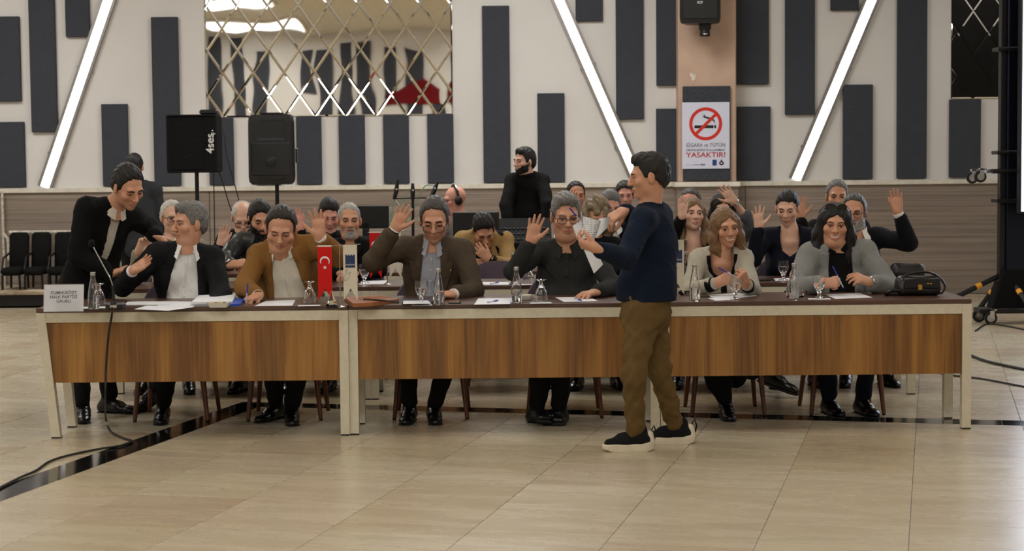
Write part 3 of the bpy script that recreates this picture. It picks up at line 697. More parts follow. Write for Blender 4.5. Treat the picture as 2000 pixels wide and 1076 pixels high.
# ================================================================== people: fields -> surfaces
class Field:
    def __init__(s, lo, hi, h):
        s.h = h; s.lo = np.array(lo, float); n = np.ceil((np.array(hi)-s.lo)/h).astype(int)+1; s.n = n
        s.ax = [(s.lo[i]+h*np.arange(n[i])).astype(np.float32) for i in range(3)]
        s.d = np.full(tuple(n), .12, np.float32)
    def sl(s, lo, hi, pad):
        i0 = np.clip(np.floor((np.asarray(lo)-pad-s.lo)/s.h).astype(int), 0, s.n); i1 = np.clip(np.ceil((np.asarray(hi)+pad-s.lo)/s.h).astype(int)+1, 0, s.n)
        return tuple(slice(a, b) for a, b in zip(i0, i1))
    def grid(s, sl=None):
        sl = sl or (slice(None),)*3
        return s.ax[0][sl[0]][:, None, None], s.ax[1][sl[1]][None, :, None], s.ax[2][sl[2]][None, None, :]
    def put(s, sl, v, k, sub=False):
        a = s.d[sl]
        if a.size == 0: return
        if sub: v = -v; h = np.maximum(k-np.abs(a-v), 0)/k; s.d[sl] = np.maximum(a, v)+h*h*k*.25
        else: h = np.maximum(k-np.abs(a-v), 0)/k; s.d[sl] = np.minimum(a, v)-h*h*k*.25
    def cone(s, a, b, ra, rb, k=.02, e=None, q=1.0, sub=False):
        a = np.asarray(a, float); b = np.asarray(b, float); r = max(ra, rb)
        sl = s.sl(np.minimum(a, b), np.maximum(a, b), r+.06+k); x, y, z = s.grid(sl); ab = b-a; L = max(1e-9, ab@ab)
        px, py, pz = x-a[0], y-a[1], z-a[2]; t = np.clip((px*ab[0]+py*ab[1]+pz*ab[2])/L, 0, 1)
        vx, vy, vz = px-t*ab[0], py-t*ab[1], pz-t*ab[2]; d2 = vx*vx+vy*vy+vz*vz
        if e is not None:
            ve = vx*e[0]+vy*e[1]+vz*e[2]; d2 = d2+ve*ve*(1/q**2-1)
            s.put(sl, (np.sqrt(d2)-(ra+(rb-ra)*t))*(.5+.5*q), k, sub)
        else: s.put(sl, np.sqrt(d2)-(ra+(rb-ra)*t), k, sub)
        return s
    def ell(s, c, r, k=.02, R=None, sub=False):
        c = np.asarray(c, float); r = np.asarray(r, float); m = r.max(); sl = s.sl(c, c, m+.06+k); x, y, z = s.grid(sl)
        P = [x-c[0], y-c[1], z-c[2]]
        if R is not None: P = [P[0]*R[0][i]+P[1]*R[1][i]+P[2]*R[2][i] for i in range(3)]
        k0 = np.sqrt((P[0]/r[0])**2+(P[1]/r[1])**2+(P[2]/r[2])**2); k1 = np.sqrt((P[0]/r[0]**2)**2+(P[1]/r[1]**2)**2+(P[2]/r[2]**2)**2)
        s.put(sl, k0*(k0-1)/np.maximum(k1, 1e-6), k, sub); return s
    def folds(s, amp, fr=1.0, seed=0):
        x, y, z = s.grid(); q = seed*1.37
        w = np.sin(17*fr*z+9*fr*x+2.2*np.sin(11*fr*y+7*fr*x+q)+q)*np.sin(13*fr*x-15*fr*y+1.7*np.sin(9*fr*z+q*2))
        w2 = np.sin(34*fr*z-21*fr*x+2*np.sin(15*fr*x+q)+19*fr*y)
        w3 = np.abs(np.sin(26*fr*z+31*fr*x+2.6*np.sin(8*fr*x+12*fr*y+q))); s.d += (amp*(w+.45*w2-.9*(1-w3)**3)).astype(np.float32); return s
    def mesh(s, d=None):
        d = s.d if d is None else d; sg = d < 0; n = np.array(d.shape)
        c = [d[i:n[0]-1+i, j:n[1]-1+j, k:n[2]-1+k] for i in (0, 1) for j in (0, 1) for k in (0, 1)]
        cnt = np.zeros(tuple(n-1), np.int8)
        for q in c: cnt += (q < 0)
        act = (cnt > 0) & (cnt < 8); idx = np.argwhere(act)
        if len(idx) == 0: return np.zeros((0, 3)), np.zeros((0, 4), int)
        vals = np.stack([q[act] for q in c], 1); off = np.array([(i, j, k) for i in (0, 1) for j in (0, 1) for k in (0, 1)], np.float32)
        acc = np.zeros((len(idx), 3), np.float32); m = np.zeros(len(idx), np.float32)
        for a in range(8):
            for b in range(a+1, 8):
                if np.abs(off[a]-off[b]).sum() != 1: continue
                va, vb = vals[:, a], vals[:, b]; cr = (va < 0) != (vb < 0); t = np.where(cr, va/np.where(cr, va-vb, 1), 0)
                acc += np.where(cr[:, None], off[a]+t[:, None]*(off[b]-off[a]), 0); m += cr
        V = s.lo+(idx+acc/m[:, None])*s.h
        ids = np.full(tuple(n-1), -1, np.int64); ids[act] = np.arange(len(idx)); F = []
        for ax in range(3):
            u, v = [(1, 2), (2, 0), (0, 1)][ax]
            s0 = [slice(None)]*3; s1 = [slice(None)]*3; s0[ax] = slice(0, n[ax]-1); s1[ax] = slice(1, n[ax])
            A, B = sg[tuple(s0)], sg[tuple(s1)]; ch = A != B
            e = np.argwhere(ch); ok = (e[:, u] > 0) & (e[:, v] > 0) & (e[:, u] < n[u]-1) & (e[:, v] < n[v]-1); e = e[ok]; flip = B[tuple(e.T)]
            du = np.zeros(3, int); du[u] = 1; dv = np.zeros(3, int); dv[v] = 1
            q = np.stack([ids[tuple((e-du-dv).T)], ids[tuple((e-dv).T)], ids[tuple(e.T)], ids[tuple((e-du).T)]], 1)
            q[flip] = q[flip][:, ::-1]; F.append(q)
        F = np.concatenate(F); return V, F[(F >= 0).all(1)]
# ------------------------------------------------------------------ people materials
def m_skin(name, c, red=.0):
    t = NT(name); a = t.node('Attribute'); a.attribute_name = 'tint'; v = t.coord(); n = t.noise(v, 22, 4); base = S(c)
    k = t.ramp(n, [(.3, tuple(x*.86 for x in base[:3])+(1,)), (.7, base)])
    t.col(t.mix(1.0, k, a.outputs['Color'], 'MULTIPLY')); t.set(Roughness=.48); t.b.inputs['Specular IOR Level'].default_value = .4
    t.b.inputs['Subsurface Weight'].default_value = .0
    t.bump(t.noise(v, 260, 3), .12, .002); return t.m
SKIN = {k: m_skin('skin_'+k, c) for k, c in dict(fair=(224, 178, 154), tan=(206, 152, 122), olive=(196, 146, 116), pink=(222, 160, 142), brown=(178, 124, 96)).items()}
M_EYEW = plain('eye_white', (206, 200, 194), .2, var=.02); M_IRIS = plain('eye_iris', (38, 26, 20), .15, var=.05); M_TEETH = plain('teeth', (226, 218, 204), .3, var=.02)
def m_hair(name, c1, c2, sc=(150, 45, 55)):
    if name in MATS: return MATS[name]
    t = NT(name); v = t.coord(sc); n = t.noise(v, 2.2, 4, .6, .5); t.col(t.ramp(n, [(.32, S(c1)), (.68, S(c2))])); t.set(Roughness=.42)
    t.b.inputs['Specular IOR Level'].default_value = .35; t.bump(n, .8, .004); MATS[name] = t.m; return t.m
HAIR = {k: m_hair('hair_'+k, a, b) for k, (a, b) in dict(black=((12, 10, 10), (30, 26, 25)), dark=((24, 19, 16), (50, 41, 35)), grey=((52, 50, 49), (140, 137, 133)), silver=((120, 118, 114), (196, 193, 188)),
        white=((170, 166, 160), (214, 210, 204)), pepper=((34, 32, 31), (96, 92, 88)), blonde=((84, 58, 34), (172, 136, 92)), ash=((60, 50, 40), (168, 148, 116)), brown=((46, 30, 20), (88, 62, 42))).items()}
for _k in ('blonde', 'black', 'ash', 'dark'): HAIR['long_'+_k] = m_hair('hair_long_'+_k, *{'blonde': ((72, 50, 31), (158, 122, 82)), 'black': ((10, 9, 9), (30, 27, 26)), 'ash': ((64, 54, 42), (170, 150, 118)), 'dark': ((22, 17, 14), (46, 37, 31))}[_k], sc=(230, 230, 12))
M_LENS = thin('spectacle_lens', .05)
M_SUNL = plain('dark_lens', (12, 12, 14), .06); M_FRAME = plain('spectacle_frame', (16, 13, 12), .3); M_SHIRTW = fabric('white_cotton', (240, 240, 238), (226, 226, 224), 800, .75, .22, .05)
# ------------------------------------------------------------------ head
SHORT = [(-.13, -.075), (-.07, -.06), (-.03, -.015), (-.005, .012), (.012, -.02), (.03, -.012), (.05, .056), (.075, .080), (.13, .088)]
def head(P, spec, body):
    """spec: c centre (world), yaw, pitch, roll (deg; relative to facing the camera), s scale, skin, hair..."""
    c = np.array(spec['c'], float); s_ = spec.get('s', 1.0); h = spec.get('h', .0042)
    tocam = nrm([CAM[0]-c[0], CAM[1]-c[1], 0]); yaw = math.radians(spec.get('yaw', 0)); pt = math.radians(spec.get('pitch', 0)); rl = math.radians(spec.get('roll', 0))
    xr = np.array([-tocam[1], tocam[0], 0])          # image right for a head facing the camera
    f0 = tocam*math.cos(yaw)+xr*math.sin(yaw); x0 = xr*math.cos(yaw)-tocam*math.sin(yaw); u0 = np.array([0, 0, 1.])
    f1 = f0*math.cos(pt)-u0*math.sin(pt); u1 = u0*math.cos(pt)+f0*math.sin(pt)
    x2 = x0*math.cos(rl)-u1*math.sin(rl); u2 = u1*math.cos(rl)+x0*math.sin(rl)
    M = np.stack([x2, f1, u2], 1)*s_                 # local (x left, y forward, z up) -> world
    toL = lambda p: (np.asarray(p)-c) @ np.linalg.inv(M).T
    wide = spec.get('wide', 1.0); jaw = spec.get('jaw', 1.0); fat = spec.get('fat', 0.0)
    nb = toL(P['neck'])
    lo = np.minimum([-.115*wide, -.14, -.16], nb-[.09, .09, .03]); hi = np.maximum([.115*wide, .15, .165], nb+[.09, .09, .03])
    if 'chest' in P: cb = toL(P['chest']); lo = np.minimum(lo, cb-[.13, .12, .10]); hi = np.maximum(hi, cb+[.13, .12, .1])
    F = Field(lo, hi, h/s_)
    F.ell((0, -.014, .034), (.0755*wide, .096, .088), .02)
    F.ell((0, .026, -.03), (.057*wide, .064, .080), .03)
    F.ell((0, .062, -.095), (.022*jaw+fat*.3, .024, .021), .03)
    for q in (-1, 1):
        F.ell((q*(.041*wide*jaw+fat*.35), .008, -.058), (.020+fat*.7, .032, .034), .03)
        F.ell((q*.041*wide, .060, -.020), (.023+fat*.5, .022, .021), .02)
        F.ell((q*(.0785*wide), -.006, -.004), (.009, .021, .033), .008, R=np.array(Matrix.Rotation(math.radians(q*-16), 3, 'Z')))
    F.cone((-.036, .079, .026), (.036, .079, .026), .013, .013, .018)
    if fat: F.ell((0, .03, -.105), (.05+fat, .05, .03+fat), .03)
    ns = spec.get('nose', 1.0)
    F.cone((0, .088, .016), (0, .088+.022*ns, -.026), .0085, .0125, .012)
    for q in (-1, 1): F.ell((q*.0125, .093+.008*ns, -.029), (.008, .011, .008), .006)
    for q in (-1, 1): F.ell((q*.0325, .094, .003), (.021, .012, .0135), .012, sub=True)
    op = spec.get('eyes', 1.0); smile = spec.get('smile', 0)
    for q in (-1, 1):
        F.ell((q*.0315, .0745, .003), (.0155, .0145, .0145), .006)
        if op > .05: F.ell((q*.0315, .093, .002-.002*(1-op)), (.0152, .013, .0066*op), .003, sub=True)
    ml = .060; mw = .021+.007*smile
    F.cone((-mw, .085-.004*smile, -ml+.003*smile+.002), (0, .0945, -ml+.004), .0042, .0052, .008); F.cone((mw, .085-.004*smile, -ml+.003*smile+.002), (0, .0945, -ml+.004), .0042, .0052, .008)
    F.cone((-mw*.8, .086, -ml-.006), (0, .0935, -ml-.008-.004*smile), .0045, .0062, .008); F.cone((mw*.8, .086, -ml-.006), (0, .0935, -ml-.008-.004*smile), .0045, .0062, .008)
    if smile > .4: F.ell((0, .1, -ml-.001), (mw*.95, .014, .0085), .003, sub=True)
    else: F.cone((-mw, .091, -ml), (mw, .091, -ml), .0016, .0016, .004, sub=True)
    nk = spec.get('neckr', .054)
    F.cone((0, -.022, -.05), nb, nk, nk+.004+fat*.5, .018)
    F.cone(nb, nb+toL(c+np.array([0, 0, -.07])), nk+.004, nk+.02, .03)
    if 'chest' in P:
        fv = nrm(toL(P['f']+c)); F.cone(nb, cb, nk+.006, .098, .04, e=fv, q=.56)
    headd = F.d.copy()
    V, Q = F.mesh(); T = np.ones((len(V), 3))
    x, y, z = V[:, 0], V[:, 1], V[:, 2]
    lip = (np.abs(x) < mw+.003) & (np.abs(z+ml+.0015) < .0098+.003*smile-.22*np.abs(x)) & (y > .078); lc = spec.get('lips', (.84, .66, .66))
    if smile > .4:
        inn = ((x/(mw*.92))**2+((z+ml+.0008)/.0046)**2 < 1) & (y > .06) & (y < .0925); T[lip] = lc; T[inn] = (1.25, 2.4, 3.6)
    else:
        T[lip] = lc; T[(np.abs(x) < mw) & (np.abs(z+ml) < .0022) & (y > .08)] = (.42, .3, .3)
    for q in (-1, 1):
        ex, ez = x-q*.0315, z-.002
        lash = (np.abs(ex) < .0172) & (np.abs(ez-.0064*op) < (.0036 if op > .05 else .0024)) & (y > .07) & (y < .096); T[lash] = spec.get('lash', (.24, .17, .15))
        ck = np.exp(-(((x-q*.04)/.02)**2+((z+.022)/.02)**2))*(y > .03); T *= (1-ck[:, None]*np.array([0, .08, .08]))
    st = spec.get('stubble', 0)
    if st:
        k = np.clip((-.028-z)/.02, 0, 1)*np.clip((y+.01)/.03, 0, 1)*(z > -.125); k = k*(1-((np.abs(x) < mw) & (np.abs(z+ml) < .011)))
        T *= 1-(k*st)[:, None]*np.array([.5, .46, .42])
    body.append((V @ M.T+c, Q, T, 0))
    # eyeballs
    gz = spec.get('gaze', (0, -.25 if spec.get('pitch', 0) > 12 else 0)); g = nrm([gz[0], 1, gz[1]])
    if op > .05:
        for q in (-1, 1):
            pr = [(max(1e-4, math.sin(math.pi*i/10)), -math.cos(math.pi*i/10)) for i in range(11)]; VV = []; n = 14
            a1 = nrm(np.cross(g, [0, 0, 1])); a2 = np.cross(a1, g)
            for (r, zz) in pr:
                for k_ in range(n): t_ = 2*math.pi*k_/n; VV.append((a1*math.cos(t_)+a2*math.sin(t_))*r+g*zz)
            VV = np.array(VV)*.0128+np.array([q*.0315, .0745, .003])
            FF = [(i*n+k_, i*n+(k_+1) % n, (i+1)*n+(k_+1) % n, (i+1)*n+k_) for i in range(10) for k_ in range(n)]
            mi = np.array([2 if i >= 8 else 1 for i in range(10) for k_ in range(n)])
            body.append((VV @ M.T+c, np.array(FF), np.ones((len(VV), 3)), mi))
    out = {}
    # hair --------------------------------------------------------------
    hs = spec.get('hair', 'short'); X, Y, Z = F.grid()
    if hs:
        top = spec.get('vol', .016); line = spec.get('line', SHORT); ly = np.interp(Y, [a for a, b in line], [b for a, b in line])
        G = Field(lo-[.05, .06, .0], np.maximum(hi, [.16, .12, .19])+[.05, .02, 0], h/s_*1.15); X, Y, Z = G.grid()
        side = spec.get('side', .008)
        G.ell((0, -.016, .036), (.0755*wide+side, .098+side*1.2, .089+top), .02)
        if spec.get('quiff'): G.ell((0, .045, .10), (.05*wide, .04, .022+spec['quiff']), .03)
        if hs == 'short': G.ell((0, -.05, -.02), (.066*wide+side*.6, .058+side*.6, .06), .03)
        ly = np.interp(Y, [a for a, b in line], [b for a, b in line]).astype(np.float32)
        fr = spec.get('recede', 0.0)
        peak = -np.abs(X)*spec.get('vpeak', .0)+fr*np.clip((np.abs(X)-.015)/.03, 0, 1)*(Y > .02)
        wav = spec.get('rough', .0021)
        nz = wav*(np.sin(290*X+3.2*np.sin(33*Y+18*Z))+.7*np.sin(180*X+110*Z+2.4*np.sin(55*Y))+.6*np.sin(120*Y-70*X+60*Z))
        tp = 1-np.clip((Z-ly-fr*(Y > .03))/.04, 0, 1); G.d = G.d+(nz+tp*spec.get('taper', .006)).astype(np.float32)
        G.d = np.maximum(G.d, (ly+fr*(Y > .03)+peak-Z)*.8+nz*1.6+(.003*np.sin(95*X+40*Y)).astype(np.float32))
        if spec.get('balds'): G.ell((0, .045, .145), (.058, .125, .085), .01, sub=True)
        if hs == 'bald': G.d = np.maximum(G.d, (Z-.055-.25*(-Y-.02)))      # only the sides and back keep hair
        if hs in ('long', 'bob', 'curly'):
            L = spec.get('len', .24); sw = spec.get('sway', 0.0); H = Field(G.lo-[.04, .02, L-.08], G.ax_hi()+[.04, .05, 0], h/s_*1.4)
            X, Y, Z = H.grid(); tk = spec.get('thick', .03); rs = spec.get('rs', (1, 1))
            H.ell((0, -.02, .036), (.078*wide+side+.004, .098+side, .09+top), .02)
            for q, am in ((-1, rs[0]), (1, rs[1])):
                if am <= 0: continue
                H.cone((q*.066*wide, .01, .04), (q*.088*wide, .0, -.06), tk, tk*1.1, .03); H.cone((q*.088*wide, .0, -.06), (q*.09*wide+sw, .01, -L*am*.75), tk*1.1, tk*1.1, .03); H.cone((q*.09*wide+sw, .01, -L*am*.75), (q*.08*wide+sw*1.4, .035, -L*am), tk*1.1, tk*.55, .03)
            H.cone((0, -.07, .0), (0, -.075, -L*.6), .075, .06, .04, e=np.array([0, 1, 0]), q=.6)
            H.ell((0, .095, -.035+spec.get('fring', 0)), (.056*wide*spec.get('face', 1), .085, .095), .015, sub=True)
            part = spec.get('part', .0); H.cone((part, .10, .128), (part, -.03, .15), .006, .004, .012, sub=True)
            cw = spec.get('curl', 0.0); fq = 1.0 if cw == 0 else .55
            nz = (wav+cw)*(np.sin((170*X+2.5*np.sin(45*Z))*fq)+.8*np.sin((190*Y-60*X+2.0*np.sin(38*Z))*fq)+(0 if cw == 0 else 1)*np.sin(75*Z+40*X))
            H.d = H.d+nz.astype(np.float32); G = H
        if hs == 'bun':
            G.ell((spec.get('bunx', .02), -.10, .07), (.042, .04, .04), .01)
        V, Q = G.mesh(); out['hair'] = (V @ M.T+c, Q)
    X, Y, Z = F.grid()
    # eyebrows: raised patches of the head's own surface
    bt = spec.get('brow', .0036)
    if bt:
        for q in (-1, 1):
            B = Field((min(q*.004, q*.066), .045, .006), (max(q*.004, q*.066), .118, .046), .0026/s_); x, y, z = B.grid(); bz = .0245+spec.get('browz', 0)
            up = F.sample(headd, x+0*y+0*z, y+0*x+0*z, z+0*x+0*y)
            ax_, az_ = (x-q*.013), (z-bz); zc = bz+np.interp(np.abs(x), [.012, .036, .054], [-.001, .0045, -.002]); tk = np.interp(np.abs(x), [.012, .036, .056], [bt, bt, bt*.45])
            B.d = np.maximum(np.maximum(up-.0022, np.abs(z-zc)-tk), np.maximum(.012-np.abs(x), np.abs(x)-.050)+0*y).astype(np.float32)
            V, Q = B.mesh()
            if len(V): out.setdefault('eyebrow', []).append((V @ M.T+c, Q))
    # beard
    bd = spec.get('beard')
    if bd:
        th, up = bd[:2]; wx = bd[2] if len(bd) > 2 else .2; B = headd-th*np.clip((up+.012-Z)/.03+.25, .2, 1)
        B = np.maximum(B, (Z-up-np.clip(np.abs(X)-.03, 0, .1)*.9)*.8+.0*Y); B = np.maximum(B, (-.116+(.075-Y)*.42-Z)*.9+0*X); B = np.maximum(B, -Y+.0*X); B = np.maximum(B, np.abs(X)-wx)
        mouth = np.sqrt((X/.024)**2+((Z+ml+.001)/.0095)**2+0*Y)-1; B = np.maximum(B, np.where(Y > .05, -mouth*.008, -1))
        nosec = np.sqrt((X/.022)**2+((Z+.03)/.012)**2+0*Y)-1; B = np.maximum(B, np.where(Y > .05, -nosec*.01, -1))
        B = B+(.0012*np.sin(260*X+90*Z)*np.sin(240*Z+150*Y)).astype(np.float32)
        V, Q = F.mesh(B)
        if len(V): out['beard'] = (V @ M.T+c, Q)
    mu = spec.get('moustache')
    if mu:
        B = Field((-.035, .06, -.07), (.035, .13, -.035), .0028/s_)
        for q in (-1, 1): B.cone((0, .103, -.047), (q*.025, .091, -.054), .0055, .003, .004)
        V, Q = B.mesh(); out.setdefault('moustache', (V @ M.T+c, Q))
    out['M'] = M; out['c'] = c
    return out
Field.ax_hi = lambda s: s.lo+s.h*(s.n-1)
def _sample(s, d, x, y, z):
    g = [np.clip((q-s.lo[i])/s.h, 0, s.n[i]-1.001) for i, q in enumerate((x, y, z))]; i0 = [q.astype(int) for q in g]; t = [q-i for q, i in zip(g, i0)]; r = 0
    for a in (0, 1):
        for b in (0, 1):
            for c in (0, 1): r = r+d[i0[0]+a, i0[1]+b, i0[2]+c]*(t[0] if a else 1-t[0])*(t[1] if b else 1-t[1])*(t[2] if c else 1-t[2])
    return r
Field.sample = _sample
def glasses(hd, par, base, style='rect', low=0.0, mat=None, lens=None, up=0.0):
    M, c = hd['M'], hd['c']; L = lambda p: (np.asarray(p, float) @ M.T)+c-base
    e = []
    z0 = .001-low; y0 = .103+low*.25
    if up: z0, y0 = up, .085
    hw, hh = (.0255, .0165) if style == 'rect' else (.024, .02) if style == 'round' else (.03, .024)
    m = MB(); ql = MB()
    for q in (-1, 1):
        pts = []
        for k in range(22):
            t = 2*math.pi*k/22; n_ = 3.2 if style == 'rect' else 2.1; cs, sn = math.cos(t), math.sin(t)
            xx = q*.0335+hw*math.copysign(abs(cs)**(2/n_), cs); pts.append((xx, y0-.35*max(0, abs(xx)-.03)-(.5*(z0-.05) if up else 0), z0+hh*math.copysign(abs(sn)**(2/n_), sn)))
        m.tube([L(p) for p in pts], .0019*np.linalg.norm(M[:, 0]), closed=True, seg=6); ql.add([L((p[0], p[1]+.0005, p[2])) for p in pts], [list(range(22))])
        xs = q*(.0335+hw); zt = z0+hh*.5
        m.tube([L((xs, y0-.012-(.5*(z0-.05) if up else 0), zt)), L((q*.092, .02, z0-.02)) if up else L((q*.079, .05, .012)), L((q*.094, -.04, z0-.05)) if up else L((q*.082, -.01, .018))], .0021*np.linalg.norm(M[:, 0]), seg=6)
    m.tube([L((-.009, y0, z0+.004)), L((0, y0+.003, z0+.007)), L((.009, y0, z0+.004))], .0019*np.linalg.norm(M[:, 0]), seg=6)
    o = m.build('glasses' if not up else 'sunglasses', mat or M_FRAME, par, smooth=True)
    ql.build('lens', lens or M_LENS, o)
# ------------------------------------------------------------------ hands
POSE = dict(open=([6, 4, 4, 7], [10, 3, -5, -14], 0, 46), flat=([6, 6, 6, 8], [5, 1, -4, -9], 0, 26), wide=([7, 4, 5, 8], [17, 5, -8, -22], 0, 54), relax=([28, 32, 36, 40], [4, 0, -4, -8], 20, 30), rest=([16, 18, 20, 24], [7, 2, -4, -10], 5, 34), grip=([52, 58, 62, 64], [2, 0, -3, -6], 55, 22),
            fist=([80, 84, 84, 84], [0, 0, 0, 0], 60, 12), pen=([44, 52, 66, 72], [2, 0, -3, -6], 48, 18), cup=([34, 36, 40, 44], [3, 0, -3, -6], 30, 24))
def hand(wr, fdir, palm, right, pose='relax', s_=1.0, h=.0042, fore=None, wr_r=.027):
    """wr wrist point, fdir finger direction, palm = palm normal; right = a right hand. returns verts, quads in world"""
    y = nrm(fdir); z = nrm(np.asarray(palm, float)-y*(np.asarray(palm, float)@y)); x = np.cross(y, z)*(-1 if not right else 1)   # x -> thumb side
    M = np.stack([x, y, z], 1)*s_; wr = np.asarray(wr, float); curl, spread, tc, ts = POSE[pose]
    fl = [-.0, 0]; F = Field((-.085, -.06, -.05), (.115, .205, .115), h/s_)
    bx = [.029, .0095, -.0105, -.029]; by = [.089, .094, .090, .080]; ln = [.074, .082, .076, .060]
    for i in range(4):
        F.cone((bx[i]*.55, .008, 0), (bx[i], by[i], 0), .0145, .0122, .014, e=np.array([0, 0, 1.]), q=.9)
    F.cone((.0, .012, .003), (.0, .07, .004), .024, .026, .02, e=np.array([0, 0, 1.]), q=.5)
    for i in range(4):
        p = np.array([bx[i], by[i]-.006, 0.0]); sa = math.radians(spread[i]); d2 = np.array([math.sin(sa), math.cos(sa), 0]); a = 0
        for j, (fr, rr) in enumerate(((.47, (.0098, .0086)), (.29, (.0086, .0078)), (.24, (.0078, .0064)))):
            a += math.radians(curl[i]*(1.0 if j < 2 else .7)); d = d2*math.cos(a)+np.array([0, 0, 1.])*math.sin(a); q = p+d*ln[i]*fr
            F.cone(p, q, rr[0], rr[1], .0035 if j else .006); p = q
    t1 = math.radians(ts); cc = math.radians(tc); p = np.array([.020, .016, .006]); d = nrm([math.sin(t1)*math.cos(cc), math.cos(t1), math.sin(cc)*.9+.12])
    q = p+d*.046; F.cone(p, q, .0165, .0125, .014); d = nrm(d+np.array([-.10-.35*math.sin(cc), .22, .30*math.sin(cc)+.05])); p = q; q = p+d*.033; F.cone(p, q, .0118, .0105, .006); d = nrm(d+np.array([-.15, .1, .1*math.sin(cc)])); F.cone(q, q+d*.024, .0102, .0076, .004)
    F.cone((0, .016, 0), (0, -.010, 0), .0262, .0250, .02, e=np.array([0, 0, 1.]), q=.74)
    V, Q = F.mesh(); V = V @ M.T+wr
    if not right: Q = Q[:, ::-1]
    out = [(V, Q)]
    T = np.ones((len(V), 3)); zz = (V-wr) @ np.linalg.inv(M).T
    T *= 1-np.clip((zz[:, 1]-.13)/.05, 0, 1)[:, None]*np.array([0, .07, .06])
    if fore is not None:
        a = np.asarray(fore, float); L = np.linalg.norm(wr-a); lo = np.minimum(a, wr)-.06; hi = np.maximum(a, wr)+.06; G = Field(lo, hi, .008); G.cone(wr+(a-wr)/L*.03, a, (wr_r-.003)*s_, .034*s_, .01); VV, QQ = G.mesh(); return [(V, Q, T), (VV, QQ, np.ones((len(VV), 3)))]
    return [(V, Q, T)]
# ------------------------------------------------------------------ shoes
def shoe(ank, d, pitch=0, L=.285, h=.007, tall=.06):
    """ankle point, toe direction; returns world mesh of a dress shoe with heel"""
    y = nrm(d); z = np.array([0, 0, 1.]); x = nrm(np.cross(y, z)); z = np.cross(x, y); M = np.stack([x, y, z], 1)
    F = Field((-.07, -.10, -.12), (.07, .24, .08), h); b = -.085
    F.cone((0, -.055, b+.034), (0, .06, b+.036), .036, .038, .02); F.cone((0, .05, b+.03), (0, .15, b+.022), .043, .038, .02, e=np.array([0, 0, 1.]), q=.72); F.cone((0, .15, b+.022), (0, .185, b+.02), .038, .026, .02, e=np.array([0, 0, 1.]), q=.7)
    F.cone((0, -.03, b+.05), (0, -.012, tall-.03), .041, .040, .03); F.cone((0, .0, b+.055), (0, .075, b+.045), .036, .03, .03)
    X, Y, Z = F.grid(); F.d = np.maximum(F.d, b-Z+0*X+0*Y)
    V, Q = F.mesh(); S_ = Field((-.06, -.10, b-.03), (.06, .21, b+.03), h); S_.cone((0, -.055, b), (0, .06, b), .039, .034, .02); S_.cone((0, .05, b), (0, .15, b), .041, .043, .02); S_.cone((0, .15, b), (0, .182, b), .042, .03, .02)
    X, Y, Z = S_.grid(); S_.d = np.maximum(S_.d, np.abs(Z-b+.002)-.009+0*X+0*Y); VS, QS = S_.mesh()
    f = lambda q: q @ M.T+np.asarray(ank, float)
    return f(V), Q, f(VS), QS
# ------------------------------------------------------------------ assembling a person
def reach(px, py, A, L, sgn):
    v = ray(px, py); v = v/v[1]; w_ = CAM-A; a = v@v; b = 2*v@w_; c = w_@w_-L*L; D = b*b-4*a*c
    t = -b/(2*a) if D < 0 else (-b+(1 if sgn > 0 else -1)*math.sqrt(D))/(2*a)
    return CAM+v*t
def rot_about(v, ax, ang):
    return np.array(Matrix.Rotation(ang, 3, Vector(ax)) @ Vector(v))
class Pers: pass
def torso(F, P, g, top=False):
    S_, H, u, r, f = P.S, P.H, P.u, P.r, P.f; hw = np.linalg.norm(P.shL-P.shR)/2*P.chest; C = S_-u*.15; Wt = H+u*.14
    cw = hw*.86
    F.cone(C, S_-u*.055, cw+g, cw*.84+g, .05, e=f, q=.66*P.deep); F.cone(Wt, C, P.waist+g, cw+g, .06, e=f, q=.72*P.deep); F.cone(H, Wt, P.hipw+g, P.waist+g, .06, e=f, q=.78*P.deep)
    for sh in (P.shL, P.shR):
        F.cone(S_-u*.04, sh, .070+g, .058+g, .04); F.cone(P.neck-P.nd*.01, S_+(sh-S_)*.72+u*.018, .048+g, .040+g, .04)
    R = np.stack([r, f, u], 1)
    if P.belly: F.ell(Wt+f*(.05+.3*P.belly)+u*.02, np.array((.145+P.belly, .09+P.belly, .15))+g, .05, R=R)
    if P.bust:
        for q in (-1, 1): F.ell(C+f*(.085*P.deep)+r*q*.078-u*.035, np.array((.068, .062, .068))+g, .05, R=R)
    return F
def bbox_of(pts, pad): A = np.array(pts); return A.min(0)-pad, A.max(0)+pad
def garment(P, h, g, arms=(1, 1), fold=.003, long=0.0, sl=1.0, cuffgap=.02, seed=0, hoff=0.0):
    pts = [P.S, P.H, P.shL, P.shR, P.neck]
    for on, el, wr in ((arms[0], P.elL, P.wrL), (arms[1], P.elR, P.wrR)):
        if on and el is not None: pts += [el, wr]
    lo, hi = bbox_of(pts, .16+P.belly+g); F = Field(lo, hi, h); torso(F, P, g)
    for on, sh, el, wr in ((arms[0], P.shL, P.elL, P.wrL), (arms[1], P.shR, P.elR, P.wrR)):
        if not on or el is None: continue
        ar = P.armr; F.cone(sh, el, .056*ar+g, .047*ar+g, .03)
        if on == 1: d = nrm(wr-el); F.cone(el, wr-d*cuffgap, .047*ar+g, .036*ar+g, .02)
        elif on < 1: F.cone(el, el+(wr-el)*on, .047*ar+g, .044*ar+g, .02)
    if long: F.cone(P.H, P.H-P.u*long, P.hipw+g, P.hipw+g+.02, .05, e=P.f, q=.78)
    if fold: F.folds(fold, 1.0, seed)
    T = Field(lo, hi, h); torso(T, P, g)
    if fold: T.folds(fold, 1.0, seed)
    F.torso = T.d
    # neck hole
    F.cone(P.neck+P.nd*(.034+hoff), P.neck+P.nd*.2, P.hole-.004, P.hole+.03, .012, sub=True)
    return F
